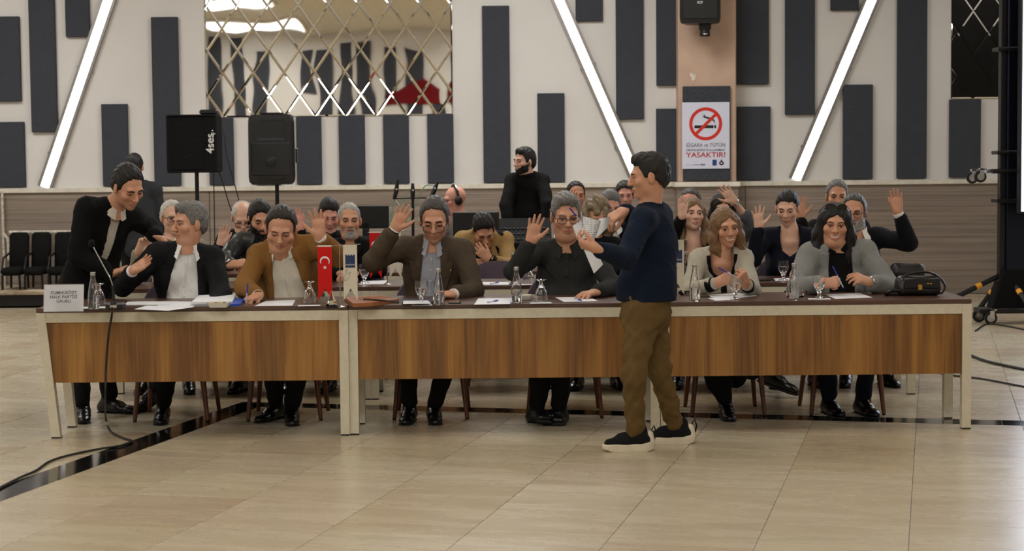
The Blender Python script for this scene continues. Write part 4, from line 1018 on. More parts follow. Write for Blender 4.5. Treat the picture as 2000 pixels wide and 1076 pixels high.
def abf(F, P):
    x, y, z = F.grid(); S_ = P.S; d = lambda n: (x-S_[0])*n[0]+(y-S_[1])*n[1]+(z-S_[2])*n[2]
    return d(P.r), d(P.u), d(P.f)
def opening(F, P, prof, k=.004):
    a, b, f = abf(F, P); bs = [p[0] for p in prof][::-1]; lo = np.interp(b, bs, [p[1] for p in prof][::-1]); hi = np.interp(b, bs, [p[2] for p in prof][::-1])
    w_ = np.maximum(np.maximum(lo-a, a-hi), .015-f).astype(np.float32); w_ = np.maximum(w_, b-.15)
    F.d = np.maximum(F.d, -w_)
def patch(F, P, base, regions, off):
    """solid lying on the garment, limited to front region(s) given as functions of a,b"""
    a, b, f = abf(F, P); d = np.maximum(base-off, -f); d = np.maximum(d, regions(a, b)); return F.mesh(d.astype(np.float32))
def child(P, name, V, Q, mat, par=None, label=None):
    if len(V) == 0: return None
    o = link(name, mesh_np(name, V-P.base, Q, mat), par or P.o)
    if label: o['label'] = label
    return o
def collar(P, mat, gap=.5, pts=.05, rad=.069, ht=.045, name='collar', flare=.024, par=None):
    nd = nrm(P.nd*.35+P.u*.65); f = nrm(P.f-nd*(P.f@nd)); r = np.cross(nd, f)*-1; r = nrm(np.cross(f, nd)); n = 26; m = MB(); V = []
    r = r if r@P.r > 0 else -r
    for j in range(4):
        for k in range(n):
            t = gap+(2*math.pi-2*gap)*k/(n-1); c, s_ = math.cos(t), math.sin(t); fr = max(0, c)**2; e = max(0, 1-min(k, n-1-k)/4.0)
            h_, q = [(ht*(1-.35*fr), rad), (-.01-pts*.55*fr-pts*.5*e, rad+flare+.02*fr+.012*e), (-.014-pts*.55*fr-pts*.5*e, rad+flare-.004+.02*fr+.012*e), (ht*(1-.35*fr)-.006, rad-.004)][j]
            V.append(P.neck+nd*(h_-.008)+f*c*q*1.02+r*s_*q-P.base)
    F = [(j*n+k, j*n+k+1, ((j+1) % 4)*n+k+1, ((j+1) % 4)*n+k) for j in range(4) for k in range(n-1)]+[(0, n, 2*n, 3*n), (n-1, 2*n-1, 3*n-1, 4*n-1)]
    m.add(V, F); return m.build(name, mat, par or P.o, smooth=True, sharp=50)
def neckring(P, mat, rad=.068, th=.009, drop=.0, name='neckband', par=None):
    nd = nrm(P.nd*.5+P.u*.5); f = nrm(P.f-nd*(P.f@nd)); r = nrm(np.cross(f, nd)); pts = []
    for k in range(26):
        t = 2*math.pi*k/26; c = math.cos(t); pts.append(P.neck+nd*(.016-.030*max(0, c)-drop*max(0, c))+f*c*rad*(1.05+drop*3*max(0, c))+r*math.sin(t)*rad*1.04-P.base)
    return MB().tube(pts, th, closed=True, seg=8).build(name, mat, par or P.o, smooth=True)
def button(P, pos, r, mat, par, name='button'):
    y = nrm(P.f); x = nrm(P.r); z = np.cross(x, y); M = np.stack([x, z, y], 1)
    MB().lathe([(r*.9, -.002), (r, 0), (r*.9, .0025), (.0005, .003)], 0, 12, pos-P.base, R=M).build(name, mat, par, smooth=True)
def surf_point(F, P, a, b, base):
    """march from the front towards the garment at body coordinates a,b"""
    p0 = P.S+P.r*a+P.u*b; 
    for t in np.arange(.42, -.05, -.004):
        p = p0+P.f*t; i = np.round((p-F.lo)/F.h).astype(int)
        if (i >= 0).all() and (i < F.n).all() and base[tuple(i)] < 0: return p
    return p0+P.f*.12
PP = {}
def person(sp):
    P = Pers(); PP[sp['seed']] = P; Y = sp['Y']; P.sp = sp
    at = lambda q: W(q[0], q[1], Y+(q[2] if len(q) > 2 else 0))
    P.shR, P.shL = at(sp['shR']), at(sp['shL']); P.S = (P.shR+P.shL)/2; hd = sp['head']; hc = W(hd['px'][0], hd['px'][1], Y+hd.get('dY', -.03))
    stand = sp.get('stand', False); lean = sp.get('lean', .08)
    if 'hip' in sp: P.H = at(sp['hip'])
    else: P.H = np.array([P.S[0]+sp.get('hx', 0), P.S[1]+lean, .55 if not stand else P.S[2]-.5])
    P.r = nrm(P.shL-P.shR); P.u = nrm(P.S-P.H); P.u = nrm(P.u-P.r*(P.u@P.r)); P.f = np.cross(P.r, P.u); 
    P.chest = sp.get('chest', 1.0); P.waist = sp.get('waist', .15); P.hipw = sp.get('hipw', .165); P.belly = sp.get('belly', 0.0); P.bust = sp.get('bust', 0); P.deep = sp.get('deep', 1.0); P.armr = sp.get('armr', 1.0); P.hole = sp.get('hole', .06)
    P.neck = P.S+P.u*.058+P.f*.0; P.nd = nrm(hc-P.u*.0-P.f*.02-P.neck); P.neck = P.neck+sp.get('nfwd', .012)*P.f
    hd['c'] = hc; body = []
    vox = sp.get('vox', .010); hv = sp.get('hvox', .0042); hd['h'] = hv
    # arms
    for sd in ('R', 'L'):
        sh = getattr(P, 'sh'+sd); A = sp.get('arm'+sd); el = wr = None
        if A:
            ua, fa = A.get('len', (.285, .25)); q = A['el']; el = reach(q[0], q[1], sh, ua, q[2]) if A.get('ik', 1) else at(q)
            q = A['wr']; wr = reach(q[0], q[1], el, fa, q[2]) if A.get('ik', 1) and not A.get('wabs') else at(q)
        elif A is None:
            q = 1 if sd == 'L' else -1; fh = nrm([P.f[0], P.f[1], 0]); rh = nrm([P.r[0], P.r[1], 0]); zt = sp.get('rest', .815)
            el = sh*[1, 1, 0]+rh*q*.07+fh*.10+np.array([0, 0, zt+.02]); wr = el+fh*.19-rh*q*.15-np.array([0, 0, .015])
            sp['arm'+sd] = dict(hand=dict(dir=nrm(fh*.6-rh*q*.8), palm=(0, 0, -1), pose='relax'))
        setattr(P, 'el'+sd, el); setattr(P, 'wr'+sd, wr)
    # legs
    P.legs = []
    for i, sd in enumerate(('R', 'L')):
        q = 1 if sd == 'L' else -1; hip = P.H+P.r*q*.09; fo = sp.get('foot'+sd)
        rh = nrm([P.r[0], P.r[1], 0]); fh = np.cross(rh, [0, 0, 1.])
        if stand:
            an = FL(*fo[:2])+np.array([0, 0, .085+(fo[3] if len(fo) > 3 else 0)]) if fo else hip*[1, 1, 0]+np.array([0, 0, .085]); kn = (hip+an)/2+fh*(fo[2] if fo and len(fo) > 2 else .03)
            if 'knee'+sd in sp: kn = at(sp['knee'+sd])
        else:
            kn = hip*[1, 1, 0]+fh*sp.get('thigh', .43)+rh*q*sp.get('kspread', .05)+np.array([0, 0, .525])
            an = FL(*fo[:2])+np.array([0, 0, .085+(fo[3] if len(fo) > 3 else 0)]) if fo else kn*[1, 1, 0]+np.array([0, 0, .085])-fh*.05
            if 'knee'+sd in sp: kn = at(sp['knee'+sd])
        P.legs.append((hip, kn, an))
    base = np.array([P.H[0], P.H[1], 0.0]) if not stand else np.array([(P.legs[0][2][0]+P.legs[1][2][0])/2, (P.legs[0][2][1]+P.legs[1][2][1])/2, 0]); P.base = base
    # head + hands
    ho = head(dict(neck=P.neck-P.nd*.01, **(dict(chest=P.S-P.u*.10+P.f*.028, f=P.f) if sp.get('decollete') else {})), hd, body)
    for sd in ('R', 'L'):
        A = sp.get('arm'+sd)
        if A and A.get('hand', 1):
            hn = A['hand']; wr = getattr(P, 'wr'+sd); el = getattr(P, 'el'+sd)
            d = hn['dir'] if 'dir' in hn else W(hn['tip'][0], hn['tip'][1], wr[1]+(hn['tip'][2] if len(hn['tip']) > 2 else 0))-wr
            for (V, Q, T) in hand(wr, d, hn.get('palm', (0, -1, 0)), sd == 'R', hn.get('pose', 'relax'), hn.get('s', 1.0), hn.get('h', hv), fore=el): body.append((V, Q, T, 0))
    # coarse core inside the clothes keeps the figure one continuous body
    cp = [P.S, P.H, P.shL, P.shR]+[q for l in P.legs for q in l]; lo, hi = bbox_of(cp, .2); F = Field(lo, hi, .026); P_ = P; torso(F, P, -.028 if not stand else -.05)
    for (hip, kn, an) in P.legs: F.cone(hip, kn, .062, .045, .02); F.cone(kn, an, .042, .03, .02)
    for sh, el, wr in ((P.shL, P.elL, P.wrL), (P.shR, P.elR, P.wrR)):
        F.cone(sh, el, .036, .03, .02)
    V, Q = F.mesh(); body.append((V, Q, np.ones((len(V), 3)), 0))
    Vs, Qs, Ts, Ms = [], [], [], []; n = 0
    for V, Q, T, mi in body:
        Vs.append(V-base); Qs.append(np.asarray(Q)+n); Ts.append(T); Ms.append(np.full(len(Q), mi) if np.isscalar(mi) else mi); n += len(V)
    me = mesh_np('person', np.concatenate(Vs), np.concatenate(Qs), [SKIN[hd.get('skin', 'tan')], M_EYEW, M_IRIS], midx=np.concatenate(Ms), attr=np.concatenate(Ts))
    P.o = link('person', me, None, base); tag(P.o, sp['label'], 'person')
    hm = HAIR[hd.get('hc', 'black')]
    if 'hair' in ho: child(P, 'hair', *ho['hair'], HAIR.get('long_'+hd.get('hc', 'black'), hm) if hd.get('hair') in ('long', 'bob') else hm)
    for e in ho.get('eyebrow', []): child(P, 'eyebrow', *e, HAIR[hd.get('bc', hd.get('hc', 'black'))])
    for k in ('beard', 'moustache'):
        if k in ho: child(P, k, *ho[k], HAIR[hd.get('beardc', hd.get('hc', 'black'))])
    if hd.get('glasses'): glasses(ho, P.o, base, **hd['glasses'])
    if hd.get('sunglasses'): glasses(ho, P.o, base, 'big', lens=M_SUNL, up=hd['sunglasses'])
    P.ho = ho
    # trousers and shoes
    lg = sp.get('legs', 'trousers'); tm = sp.get('tmat') or MTROU; tv = sp.get('tvox', .013)
    if lg:
        cp = [P.H]+[q for l in P.legs for q in l]; lo, hi = bbox_of(cp, .18); F = Field(lo, hi, tv); R = np.stack([P.r, P.f, P.u], 1)
        wl = sp.get('tw', 1.0)
        pr_ = .112 if stand else .125; F.cone(P.H-P.r*.06, P.H+P.r*.06, pr_, pr_, .05)
        if stand: F.cone(P.H-P.u*.03, P.H+P.u*.09, P.hipw-.012, P.waist-.004, .05, e=P.f, q=min(1.0, .74*P.deep))
        for (hip, kn, an) in P.legs:
            F.cone(hip, kn, .092*wl, .068*wl, .04); F.cone(kn, kn+(an-kn)*.9, .066*wl, .050*wl, .03)
        if lg == 'skirt':
            (h1, k1, a1), (h2, k2, a2) = P.legs
            for t in np.linspace(0, 1, 4): F.cone((h1*(1-t)+h2*t), (k1*(1-t)+k2*t), .1, .09, .04); F.cone((k1*(1-t)+k2*t), (k1+(a1-k1)*.7)*(1-t)+(k2+(a2-k2)*.7)*t, .09, .075, .04)
        F.folds(*sp.get('tfold', (.0045, 1.3)), sp.get('seed', 1)); V, Q = F.mesh(); child(P, 'trousers' if lg != 'skirt' else 'skirt', V, Q, tm)
        if sp.get('shoes', 1):
            for i, (hip, kn, an) in enumerate(P.legs):
                d = sp.get('toe', (None, None))[i]
                if d is None: d = np.cross(nrm([P.r[0], P.r[1], 0]), [0, 0, 1.])+P.r*(.22 if i else -.22)*[1, 1, 0]
                if sp.get('shoes') == 'sneaker': sneaker(P, an, d); continue
                V, Q, VS, QS = shoe(an, d, h=sp.get('svox', .008)); o = child(P, 'shoe', V, Q, sp.get('shmat') or MSHOE); child(P, 'sole', VS, QS, M_RUBBER, o)
    # clothes
    for fn in sp.get('wear', []): fn(P)
    for fn in sp.get('extra', []): fn(P)
    return P
MTROU = fabric('black_trousers', (20, 20, 22), (12, 12, 13), 700, .85, .3, .05); MSHOE = plain('black_leather', (14, 14, 16), .28, bscale=120, bump=.08)
# ---- garments
def w_shirt(mat, col=True, gap=.32, g=.004, arms=(0, 0), buttons=None, pts=.05, fold=.0035, rad=.068):
    def fn(P):
        F = garment(P, P.sp.get('vox', .01), g, arms, fold, seed=P.sp.get('seed', 0)); V, Q = F.mesh(); o = child(P, 'shirt', V, Q, mat); P.shirt = o
        if col: collar(P, mat, gap, pts, rad=rad, par=o)
        if buttons:
            base = F.torso
            V, Q = patch(F, P, base, lambda a, b: np.maximum(np.abs(a)-.014, np.maximum(b-.02, -.42-b)), .004); child(P, 'placket', V, Q, mat, o)
            for b in np.linspace(-.03, -.36, buttons): button(P, surf_point(F, P, 0, b, base)+P.f*.006, .0055, M_SHBTN, o)
    return fn
M_SHBTN = plain('shirt_button', (228, 224, 214), .3)
def w_jacket(mat, prof, g=.014, lap=.075, lapb=-.30, arms=(1, 1), fold=.005, cuffs=None, name='jacket', lapn=.0, pin=None, lapel=True, cuffgap=.05, long=0, coll=True):
    def fn(P):
        F = garment(P, P.sp.get('vox', .01), g, arms, fold, cuffgap=cuffgap, seed=P.sp.get('seed', 0)+.5, long=long); full = F.torso; opening(F, P, prof); V, Q = F.mesh(); o = child(P, name, V, Q, mat); P.jacket = o; P.JF = F; P.jfull = full
        bs = [p[0] for p in prof][::-1]; lo = lambda b: np.interp(b, bs, [p[1] for p in prof][::-1]); hi = lambda b: np.interp(b, bs, [p[2] for p in prof][::-1])
        if lapel:
            def wd(b): return np.interp(b, [lapb, -.10, -.055, -.05, -.02, .05], [.004, lap, lap*1.1, lap*.55, lap*.62, .05])
            def RL(a, b): return np.maximum(np.maximum(hi(b)-.003-a, a-hi(b)-wd(b)), np.maximum(lapb-b, b-.035))
            def RR(a, b): return np.maximum(np.maximum(a-lo(b)-.003, lo(b)-wd(b)-a), np.maximum(lapb-b, b-.035))
            for rg in (RL, RR):
                V, Q = patch(F, P, full, rg, .0085); child(P, 'lapel', V, Q, mat, o)
            if coll: collar(P, mat, .95, .02, rad=.071, ht=.030, name='jacket_collar', flare=.024, par=o)
        if cuffs is not None:
            for el, wr, on in ((P.elL, P.wrL, arms[0]), (P.elR, P.wrR, arms[1])):
                if on == 1 and wr is not None:
                    d = nrm(wr-el); MB().tube([wr-d*.07-P.base, wr-d*.002-P.base], [.038, .036], seg=16).build('shirt_cuff', cuffs, o, smooth=True, sharp=50)
        if pin:
            p = surf_point(F, P, pin[0], pin[1], full); MB().sphere(p+P.f*.012-P.base, .008, sc=(1, .5, 1)).build('lapel_pin', pin[2], o, smooth=True)
    return fn
def w_sweater(mat, g=.010, fold=.0045, ring=True, arms=(1, 1), name='sweater', polo=False, cuffgap=.03, long=0, neckdrop=0, ringmat=None, cuffband=True, hem=None):
    def fn(P):
        F = garment(P, P.sp.get('vox', .01), g, arms, fold, cuffgap=cuffgap, seed=P.sp.get('seed', 0)+.2, long=long)
        P.jfull = F.torso
        if hem is not None:
            x, y, z = F.grid(); F.d = np.maximum(F.d, (hem-z+0*x+0*y).astype(np.float32))
        if neckdrop: opening(F, P, [(.12, -.075, .075), (-.02, -.07, .07), (-.02-neckdrop*.6, -.055, .055), (-.02-neckdrop, -.002, .002), (-.05-neckdrop, .0, -.03)])
        P.JF = F; V, Q = F.mesh(); o = child(P, name, V, Q, mat); P.jacket = o
        if polo:
            collar(P, mat, .38, .055, rad=.066, ht=.03, par=o)
            V, Q = patch(F, P, F.torso, lambda a, b: np.maximum(np.abs(a)-.017, np.maximum(b-.03, -.12-b)), .004); child(P, 'placket', V, Q, mat, o)
            for b in (-.03, -.08): button(P, surf_point(F, P, 0, b, F.torso)+P.f*.006, .006, M_SHBTN2, o)
        elif ring: neckring(P, ringmat or mat, par=o)
        if cuffband:
            for el, wr, on in ((P.elL, P.wrL, arms[0]), (P.elR, P.wrR, arms[1])):
                if on == 1 and wr is not None and P.sp.get('armL') is not None:
                    d = nrm(wr-el); MB().tube([wr-d*.075-P.base, wr-d*.05-P.base, wr-d*.018-P.base], [.045, .043, .038], seg=16).build('cuff', mat, o, smooth=True, sharp=60)
    return fn
M_SHBTN2 = plain('dark_button', (40, 40, 40), .3)
def x_watch(sd, mat, strap):
    def fn(P):
        wr, el = getattr(P, 'wr'+sd), getattr(P, 'el'+sd); d = nrm(wr-el); p = wr-d*.012; a = nrm(np.cross(d, [0, -1, .2])); b = np.cross(d, a)
        pts = [p+(a*math.cos(t)*.033+b*math.sin(t)*.028)-P.base for t in np.linspace(0, 2*math.pi, 20, endpoint=False)]
        o = MB().tube(pts, [.0045]*20, closed=True, seg=6).build('watch', strap, P.o, smooth=True)
        fd = nrm(np.array([0, -1, .35])-d*(np.array([0, -1, .35])@d)); x = nrm(np.cross(d, fd)); M = np.stack([x, np.cross(fd, x), fd], 1)
        MB().lathe([(.018, -.004), (.02, 0), (.018, .005), (.0005, .0055)], 0, 16, p+fd*.033-P.base, R=M).build('watch_face', mat, o, smooth=True, sharp=40)
    return fn
def x_band(sd, mat, r=.032, th=.006, at=.01, name='bracelet'):
    def fn(P):
        wr, el = getattr(P, 'wr'+sd), getattr(P, 'el'+sd); d = nrm(wr-el); p = wr-d*at; a = nrm(np.cross(d, [0, -1, .2])); b = np.cross(d, a)
        MB().tube([p+(a*math.cos(t)+b*math.sin(t))*r-P.base for t in np.linspace(0, 2*math.pi, 18, endpoint=False)], th, closed=True, seg=8).build(name, mat, P.o, smooth=True)
    return fn
def sneaker(P, an, d):
    y = nrm([d[0], d[1], d[2] if len(d) > 2 else 0]); x = nrm(np.cross(y, [0, 0, 1.])); z = np.cross(x, y); M = np.stack([x, y, z], 1); f = lambda q: q @ M.T+an
    b = -.085; F = Field((-.07, -.11, -.1), (.07, .24, .09), .006)
    F.cone((0, -.055, b+.055), (0, .07, b+.055), .038, .038, .02); F.cone((0, .06, b+.052), (0, .140, b+.042), .042, .034, .02, e=np.array([0, 0, 1.]), q=.8); F.cone((0, -.03, b+.07), (0, -.02, .03), .042, .042, .02); F.cone((0, 0, b+.075), (0, .08, b+.065), .036, .028, .03)
    X, Y, Z = F.grid(); F.d = np.maximum(F.d, b+.035-Z-.012*np.clip((Y-.1)/.1, 0, 1)+0*X); V, Q = F.mesh(); o = child(P, 'shoe', f(V), Q, M_SNK)
    G = Field((-.07, -.12, b-.02), (.07, .24, b+.075), .006); G.cone((0, -.06, b), (0, .07, b), .043, .040, .02); G.cone((0, .06, b), (0, .16, b), .045, .044, .02); G.cone((0, .16, b), (0, .19, b), .042, .03, .02)
    G.cone((0, -.075, b+.02), (0, -.055, b+.03), .038, .036, .02)
    X, Y, Z = G.grid(); top = b+.042+.012*np.clip((-Y-.02)/.06, 0, 1)-.004*np.clip((Y-.1)/.1, 0, 1); bot = b+.006*np.sin(np.clip((Y+.1)/.3, 0, 1)*math.pi)*-1+.014*np.clip((-Y-.055)/.05, 0, 1)+.016*np.clip((Y-.12)/.07, 0, 1)
    G2 = Field((-.07, -.12, b-.02), (.07, .24, b+.075), .006); G2.d = np.full(tuple(G2.n), .1, np.float32)
    for (p, q, r1, r2) in (((0, -.06), (0, .07), .043, .040), ((0, .06), (0, .135), .045, .044), ((0, .135), (0, .150), .044, .036)):
        t = np.clip((Y-p[1])/(q[1]-p[1]), 0, 1); dd = np.sqrt(X**2+(Y-p[1]-t*(q[1]-p[1]))**2)-(r1+(r2-r1)*t)+0*Z; G2.d = np.minimum(G2.d, dd.astype(np.float32))
    G2.d = np.maximum(G2.d, np.maximum(Z-top, bot-Z).astype(np.float32)+0*X.astype(np.float32)); V, Q = G2.mesh(); child(P, 'sole', f(V), Q, M_SNKS, o)
    K = Field((-.06, -.115, b+.02), (.06, -.01, .05), .006); K.cone((0, -.072, b+.04), (0, -.072, b+.085), .036, .026, .02); K.d = np.maximum(K.d, (K.grid()[1]+.055+0*K.grid()[0]+0*K.grid()[2]).astype(np.float32)); V, Q = K.mesh(); child(P, 'heel_counter', f(V), Q, M_SNKS, o)
    MB().tube([f(np.array(q))-P.base for q in ((0, -.102, b+.06), (0, -.112, b+.10), (0, -.100, b+.135), (0, -.085, b+.11))], .005, seg=6).build('heel_loop', M_SNK, o, smooth=True)
    for k in range(4):
        yy = .03+k*.022; zz = b+.102-k*.0085; MB().tube([f(np.array(q))-P.base for q in ((-.024, yy, zz-.008), (0, yy+.006, zz+.002), (.024, yy, zz-.008))], .0028, seg=5).build('lace', M_BLACKP, o)
M_SNK = fabric('sneaker_mesh', (26, 27, 30), (14, 15, 17), 500, .8); M_SNKS = plain('sneaker_sole', (214, 202, 178), .55, bscale=80, var=.1)
# ================================================================== the people
def fb(n, c, c2=None, sc=1100, **k): return fabric(n, c, c2, sc, **k)
J_TAUPE = fb('taupe_tweed', (98, 84, 68), (66, 56, 45)); J_CAMEL = fb('camel_wool', (156, 112, 58), (126, 88, 44)); J_BLACK = fb('black_suiting', (30, 31, 33), (20, 21, 23)); J_COAT = fb('black_overcoat', (14, 14, 16), (9, 9, 10))
J_GREYC = fb('grey_coat_wool', (158, 159, 156), (128, 129, 127)); J_CREAM = fb('cream_boucle', (236, 230, 212), (208, 200, 180), 700, bump=.6); J_TAN = fb('tan_cotton', (190, 156, 104), (160, 128, 80)); J_NAVY = fb('navy_jacket', (20, 24, 40), (12, 15, 27)); J_DKNAVY = fb('dark_navy_suit', (18, 21, 30), (12, 14, 20))
K_NAVY = fb('navy_knit', (18, 34, 58), (10, 20, 38)); K_CHAR = fb('charcoal_knit', (58, 59, 58), (40, 41, 40)); K_BLACK = fb('black_knit', (16, 16, 18), (9, 9, 10)); K_GREY = fb('grey_tee', (172, 172, 170), (150, 150, 148)); K_GREEN = fb('dark_green_knit', (36, 40, 30), (22, 25, 19)); K_BEIGE = fb('beige_jacket', (176, 168, 150), (146, 138, 122)); K_DGREY = fb('grey_jacket', (62, 64, 70), (44, 46, 51)); K_MGREY = fb('mid_grey_knit', (104, 108, 114), (80, 84, 90))
M_LEATH = plain('leather_jacket', (34, 36, 37), .38, bscale=40, bump=.35)
SH_W = M_SHIRTW; SH_CREAM = fb('cream_shirt', (238, 233, 216), (220, 214, 196)); SH_PG = fb('pale_grey_shirt', (190, 195, 204), (166, 171, 182)); SH_BLK = fb('black_shirt', (18, 18, 20), (11, 11, 12)); T_KHAKI = fb('khaki_chino', (120, 96, 56), (94, 73, 40)); T_DARK = fb('dark_trousers', (24, 26, 32), (15, 17, 22)); T_BLUE = fb('dark_blue_trousers', (26, 34, 54), (17, 22, 38))
M_GOLD = plain('gold', (206, 164, 84), .25, 1); M_STEEL = plain('steel', (190, 190, 190), .25, 1); M_PINR = plain('pin_red', (170, 60, 56), .4)
def arm(el, wr, tip=None, palm=(0, -1, 0), pose='relax', dir=None, **k):
    h = dict(palm=palm, pose=pose)
    if tip is not None: h['tip'] = tip
    if dir is not None: h['dir'] = dir
    if 'hs' in k: h['s'] = k.pop('hs')
    return dict(el=el, wr=wr, hand=h if (tip is not None or dir is not None) else 0, **k)
V_OPEN = [(.12, -.05, .05), (.03, -.055, .055), (-.10, -.062, .062), (-.25, -.072, .072), (-.5, -.12, .10)]
V_WIDE = [(.12, -.055, .055), (.03, -.06, .06), (-.10, -.085, .085), (-.25, -.10, .10), (-.5, -.12, .12)]
V_SLIM = [(.12, -.05, .05), (.03, -.05, .05), (-.10, -.04, .04), (-.22, -.02, .02), (-.3, .01, -.01), (-.5, .01, -.01)]
BALD = [(-.13, -.07), (-.07, -.06), (-.03, -.015), (-.005, .012), (.008, -.01), (.018, .03), (.03, .12), (.13, .2)]
HIGH = [(-.13, -.075), (-.07, -.06), (-.03, -.015), (-.005, .012), (.012, -.02), (.028, -.01), (.045, .062), (.065, .096), (.13, .106)]
WOM = [(-.13, -.09), (-.05, -.06), (-.02, -.02), (.0, .01), (.03, .03), (.05, .062), (.075, .075), (.13, .08)]
F1 = 10.86
R1 = dict(lean=.10)
def cream_trim(P):
    F = P.JF; T = K_BLACK
    a, b, f = abf(F, P)
    prof = [(.12, .075), (-.02, .07), (-.065, .055), (-.095, .0)]
    bs = [p[0] for p in prof][::-1]; hv = np.interp(b, bs, [p[1] for p in prof][::-1])
    full = P.jfull
    def ring(a, b):
        inn = np.maximum(np.abs(a)-np.interp(b, [-.095, -.065, -.02, .1], [.0, .055, .07, .075]), -.095-b)
        out_ = np.maximum(np.abs(a)-np.interp(b, [-.122, -.095, -.06, -.02, .1], [.0, .05, .082, .097, .1]), -.122-b)
        return np.maximum(np.maximum(out_, -inn), b-.05)
    V, Q = patch(F, P, full, ring, .006); child(P, 'neck_trim', V, Q, T, P.jacket)
    V, Q = patch(F, P, full, lambda a, b: np.maximum(np.abs(a)-.02, np.maximum(b+.10, -.5-b)), .006); child(P, 'front_trim', V, Q, T, P.jacket)
    V, Q = patch(F, P, full, lambda a, b: np.maximum(np.abs(a+.085)-.05, np.abs(b+.225)-.017), .007); child(P, 'pocket_trim', V, Q, T, P.jacket)
    button(P, surf_point(F, P, 0, -.115, full)+P.f*.012, .012, M_GOLD, P.jacket); button(P, surf_point(F, P, -.085, -.225, full)+P.f*.012, .011, M_GOLD, P.jacket)
    for el, wr in ((P.elL, P.wrL), (P.elR, P.wrR)):
        d = nrm(wr-el); MB().tube([wr-d*.065-P.base, wr-d*.018-P.base], [.045, .042], seg=16).build('cuff_trim', T, P.jacket, smooth=True, sharp=50)
# ---- first row, seated
person(dict(Y=F1, label='grey-haired man in black suit and open white shirt turning to the leaning man', shR=(308, 495, -.06), shL=(414, 505, .04), lean=.10, waist=.17, belly=.03, seed=1,
    head=dict(px=(370, 438), dY=-.03, yaw=-58, pitch=2, s=1.04, skin='tan', hair='short', hc='grey', vol=.02, quiff=.008, bc='pepper', brow=.0045, nose=1.2, stubble=.2, fat=.006),
    armR=arm((240, 560, -1), (259, 528, -1), (300, 503, -.06), (.6, -.5, .55), 'flat'), armL=arm((432, 575, -1), (414, 602, -1), None),
    footR=(318, 822, 0), footL=(300, 800, 0, .06), kneeL=(345, 705, -.42), toe=((.1, -1, 0), (-.5, -.8, -.35)), wear=[w_shirt(SH_W, buttons=6, gap=.55, fold=.0055), w_jacket(J_BLACK, V_WIDE, cuffs=SH_W, pin=(.13, -.09, M_STEEL))]))
person(dict(Y=F1-.03, label='man in camel jacket and cream shirt, head bowed, writing with one hand raised', shR=(505, 500), shL=(606, 482, -.02), lean=.13, waist=.18, belly=.05, deep=1.1, chest=1.12, seed=2,
    head=dict(px=(549, 448), dY=-.10, yaw=-4, pitch=24, roll=4, s=1.10, skin='tan', hair='short', hc='dark', vol=.013, line=HIGH, recede=.012, eyes=.2, brow=.003, fat=.012, wide=1.05),
    armR=arm((478, 562, -1), (504, 577, -1), (478, 588, -.10), (.2, .2, -1), 'pen'), armL=arm((662, 502, -1), (624, 462, -1), (620, 405, 0), (0, -1, .1), 'wide'),
    footR=(538, 818, 0), footL=(570, 824, 0), kneeR=(535, 700, -.45), kneeL=(585, 700, -.40), toe=((-.5, -1, 0), (.15, -1, 0)), wear=[w_shirt(SH_CREAM, buttons=6, gap=.45, fold=.0045, rad=.075), w_jacket(J_CAMEL, V_WIDE, cuffs=SH_W, fold=.0055)]))
person(dict(Y=F1-.02, label='man in taupe blazer and black-framed glasses, head bowed, hand raised with black wristband', shR=(788, 484, 0), shL=(902, 490, 0), lean=.12, waist=.16, belly=.02, deep=1.08, seed=3,
    head=dict(px=(849, 431), dY=-.08, yaw=-4, pitch=19, s=1.10, skin='tan', hair='short', hc='pepper', vol=.016, stubble=.35, eyes=.3, brow=.0045, bc='black', jaw=.9, line=HIGH, recede=.006, glasses=dict(style='rect', low=.014)),
    armR=arm((728, 510, -1), (771, 447, -1), (796, 396, 0), (.15, -1, 0), 'open'), armL=arm((926, 570, -1), (884, 575, -1), (846, 574, -.08), (0, .3, -1), 'pen'),
    footR=(800, 822, 0), footL=(848, 822, 0), toe=((-.1, -1, 0), (.1, -1, 0)), wear=[w_shirt(SH_PG, buttons=6, fold=.0035), w_jacket(J_TAUPE, V_OPEN, cuffs=SH_W, pin=(.12, -.10, M_GOLD), fold=.0055)], extra=[x_band('R', M_BLACKP)]))
person(dict(Y=F1-.02, label='man in charcoal polo sweater and black glasses raising an open hand', shR=(1056, 492, 0), shL=(1156, 494, 0), lean=.10, waist=.18, belly=.06, deep=1.12, chest=1.15, seed=4,
    head=dict(px=(1105, 424), dY=-.06, yaw=8, pitch=9, s=1.12, skin='tan', hair='short', hc='grey', vol=.02, quiff=.006, bc='grey', brow=.0034, eyes=.7, fat=.008, stubble=.12, glasses=dict(style='rect', low=.003)),
    armR=arm((1003, 528, -1), (1037, 471, -1), (1054, 404, 0), (.1, -1, 0), 'open'), armL=arm((1198, 560, -1), (1164, 571, -1), (1124, 577, -.12), (0, .1, -1), 'rest'),
    footR=(1050, 826, 0), footL=(1092, 826, 0), kneeR=(1058, 705, -.42), kneeL=(1100, 705, -.42), toe=((.9, -.8, .1), (-.7, -1, .25)), wear=[w_sweater(K_CHAR, polo=True, fold=.0045)]))
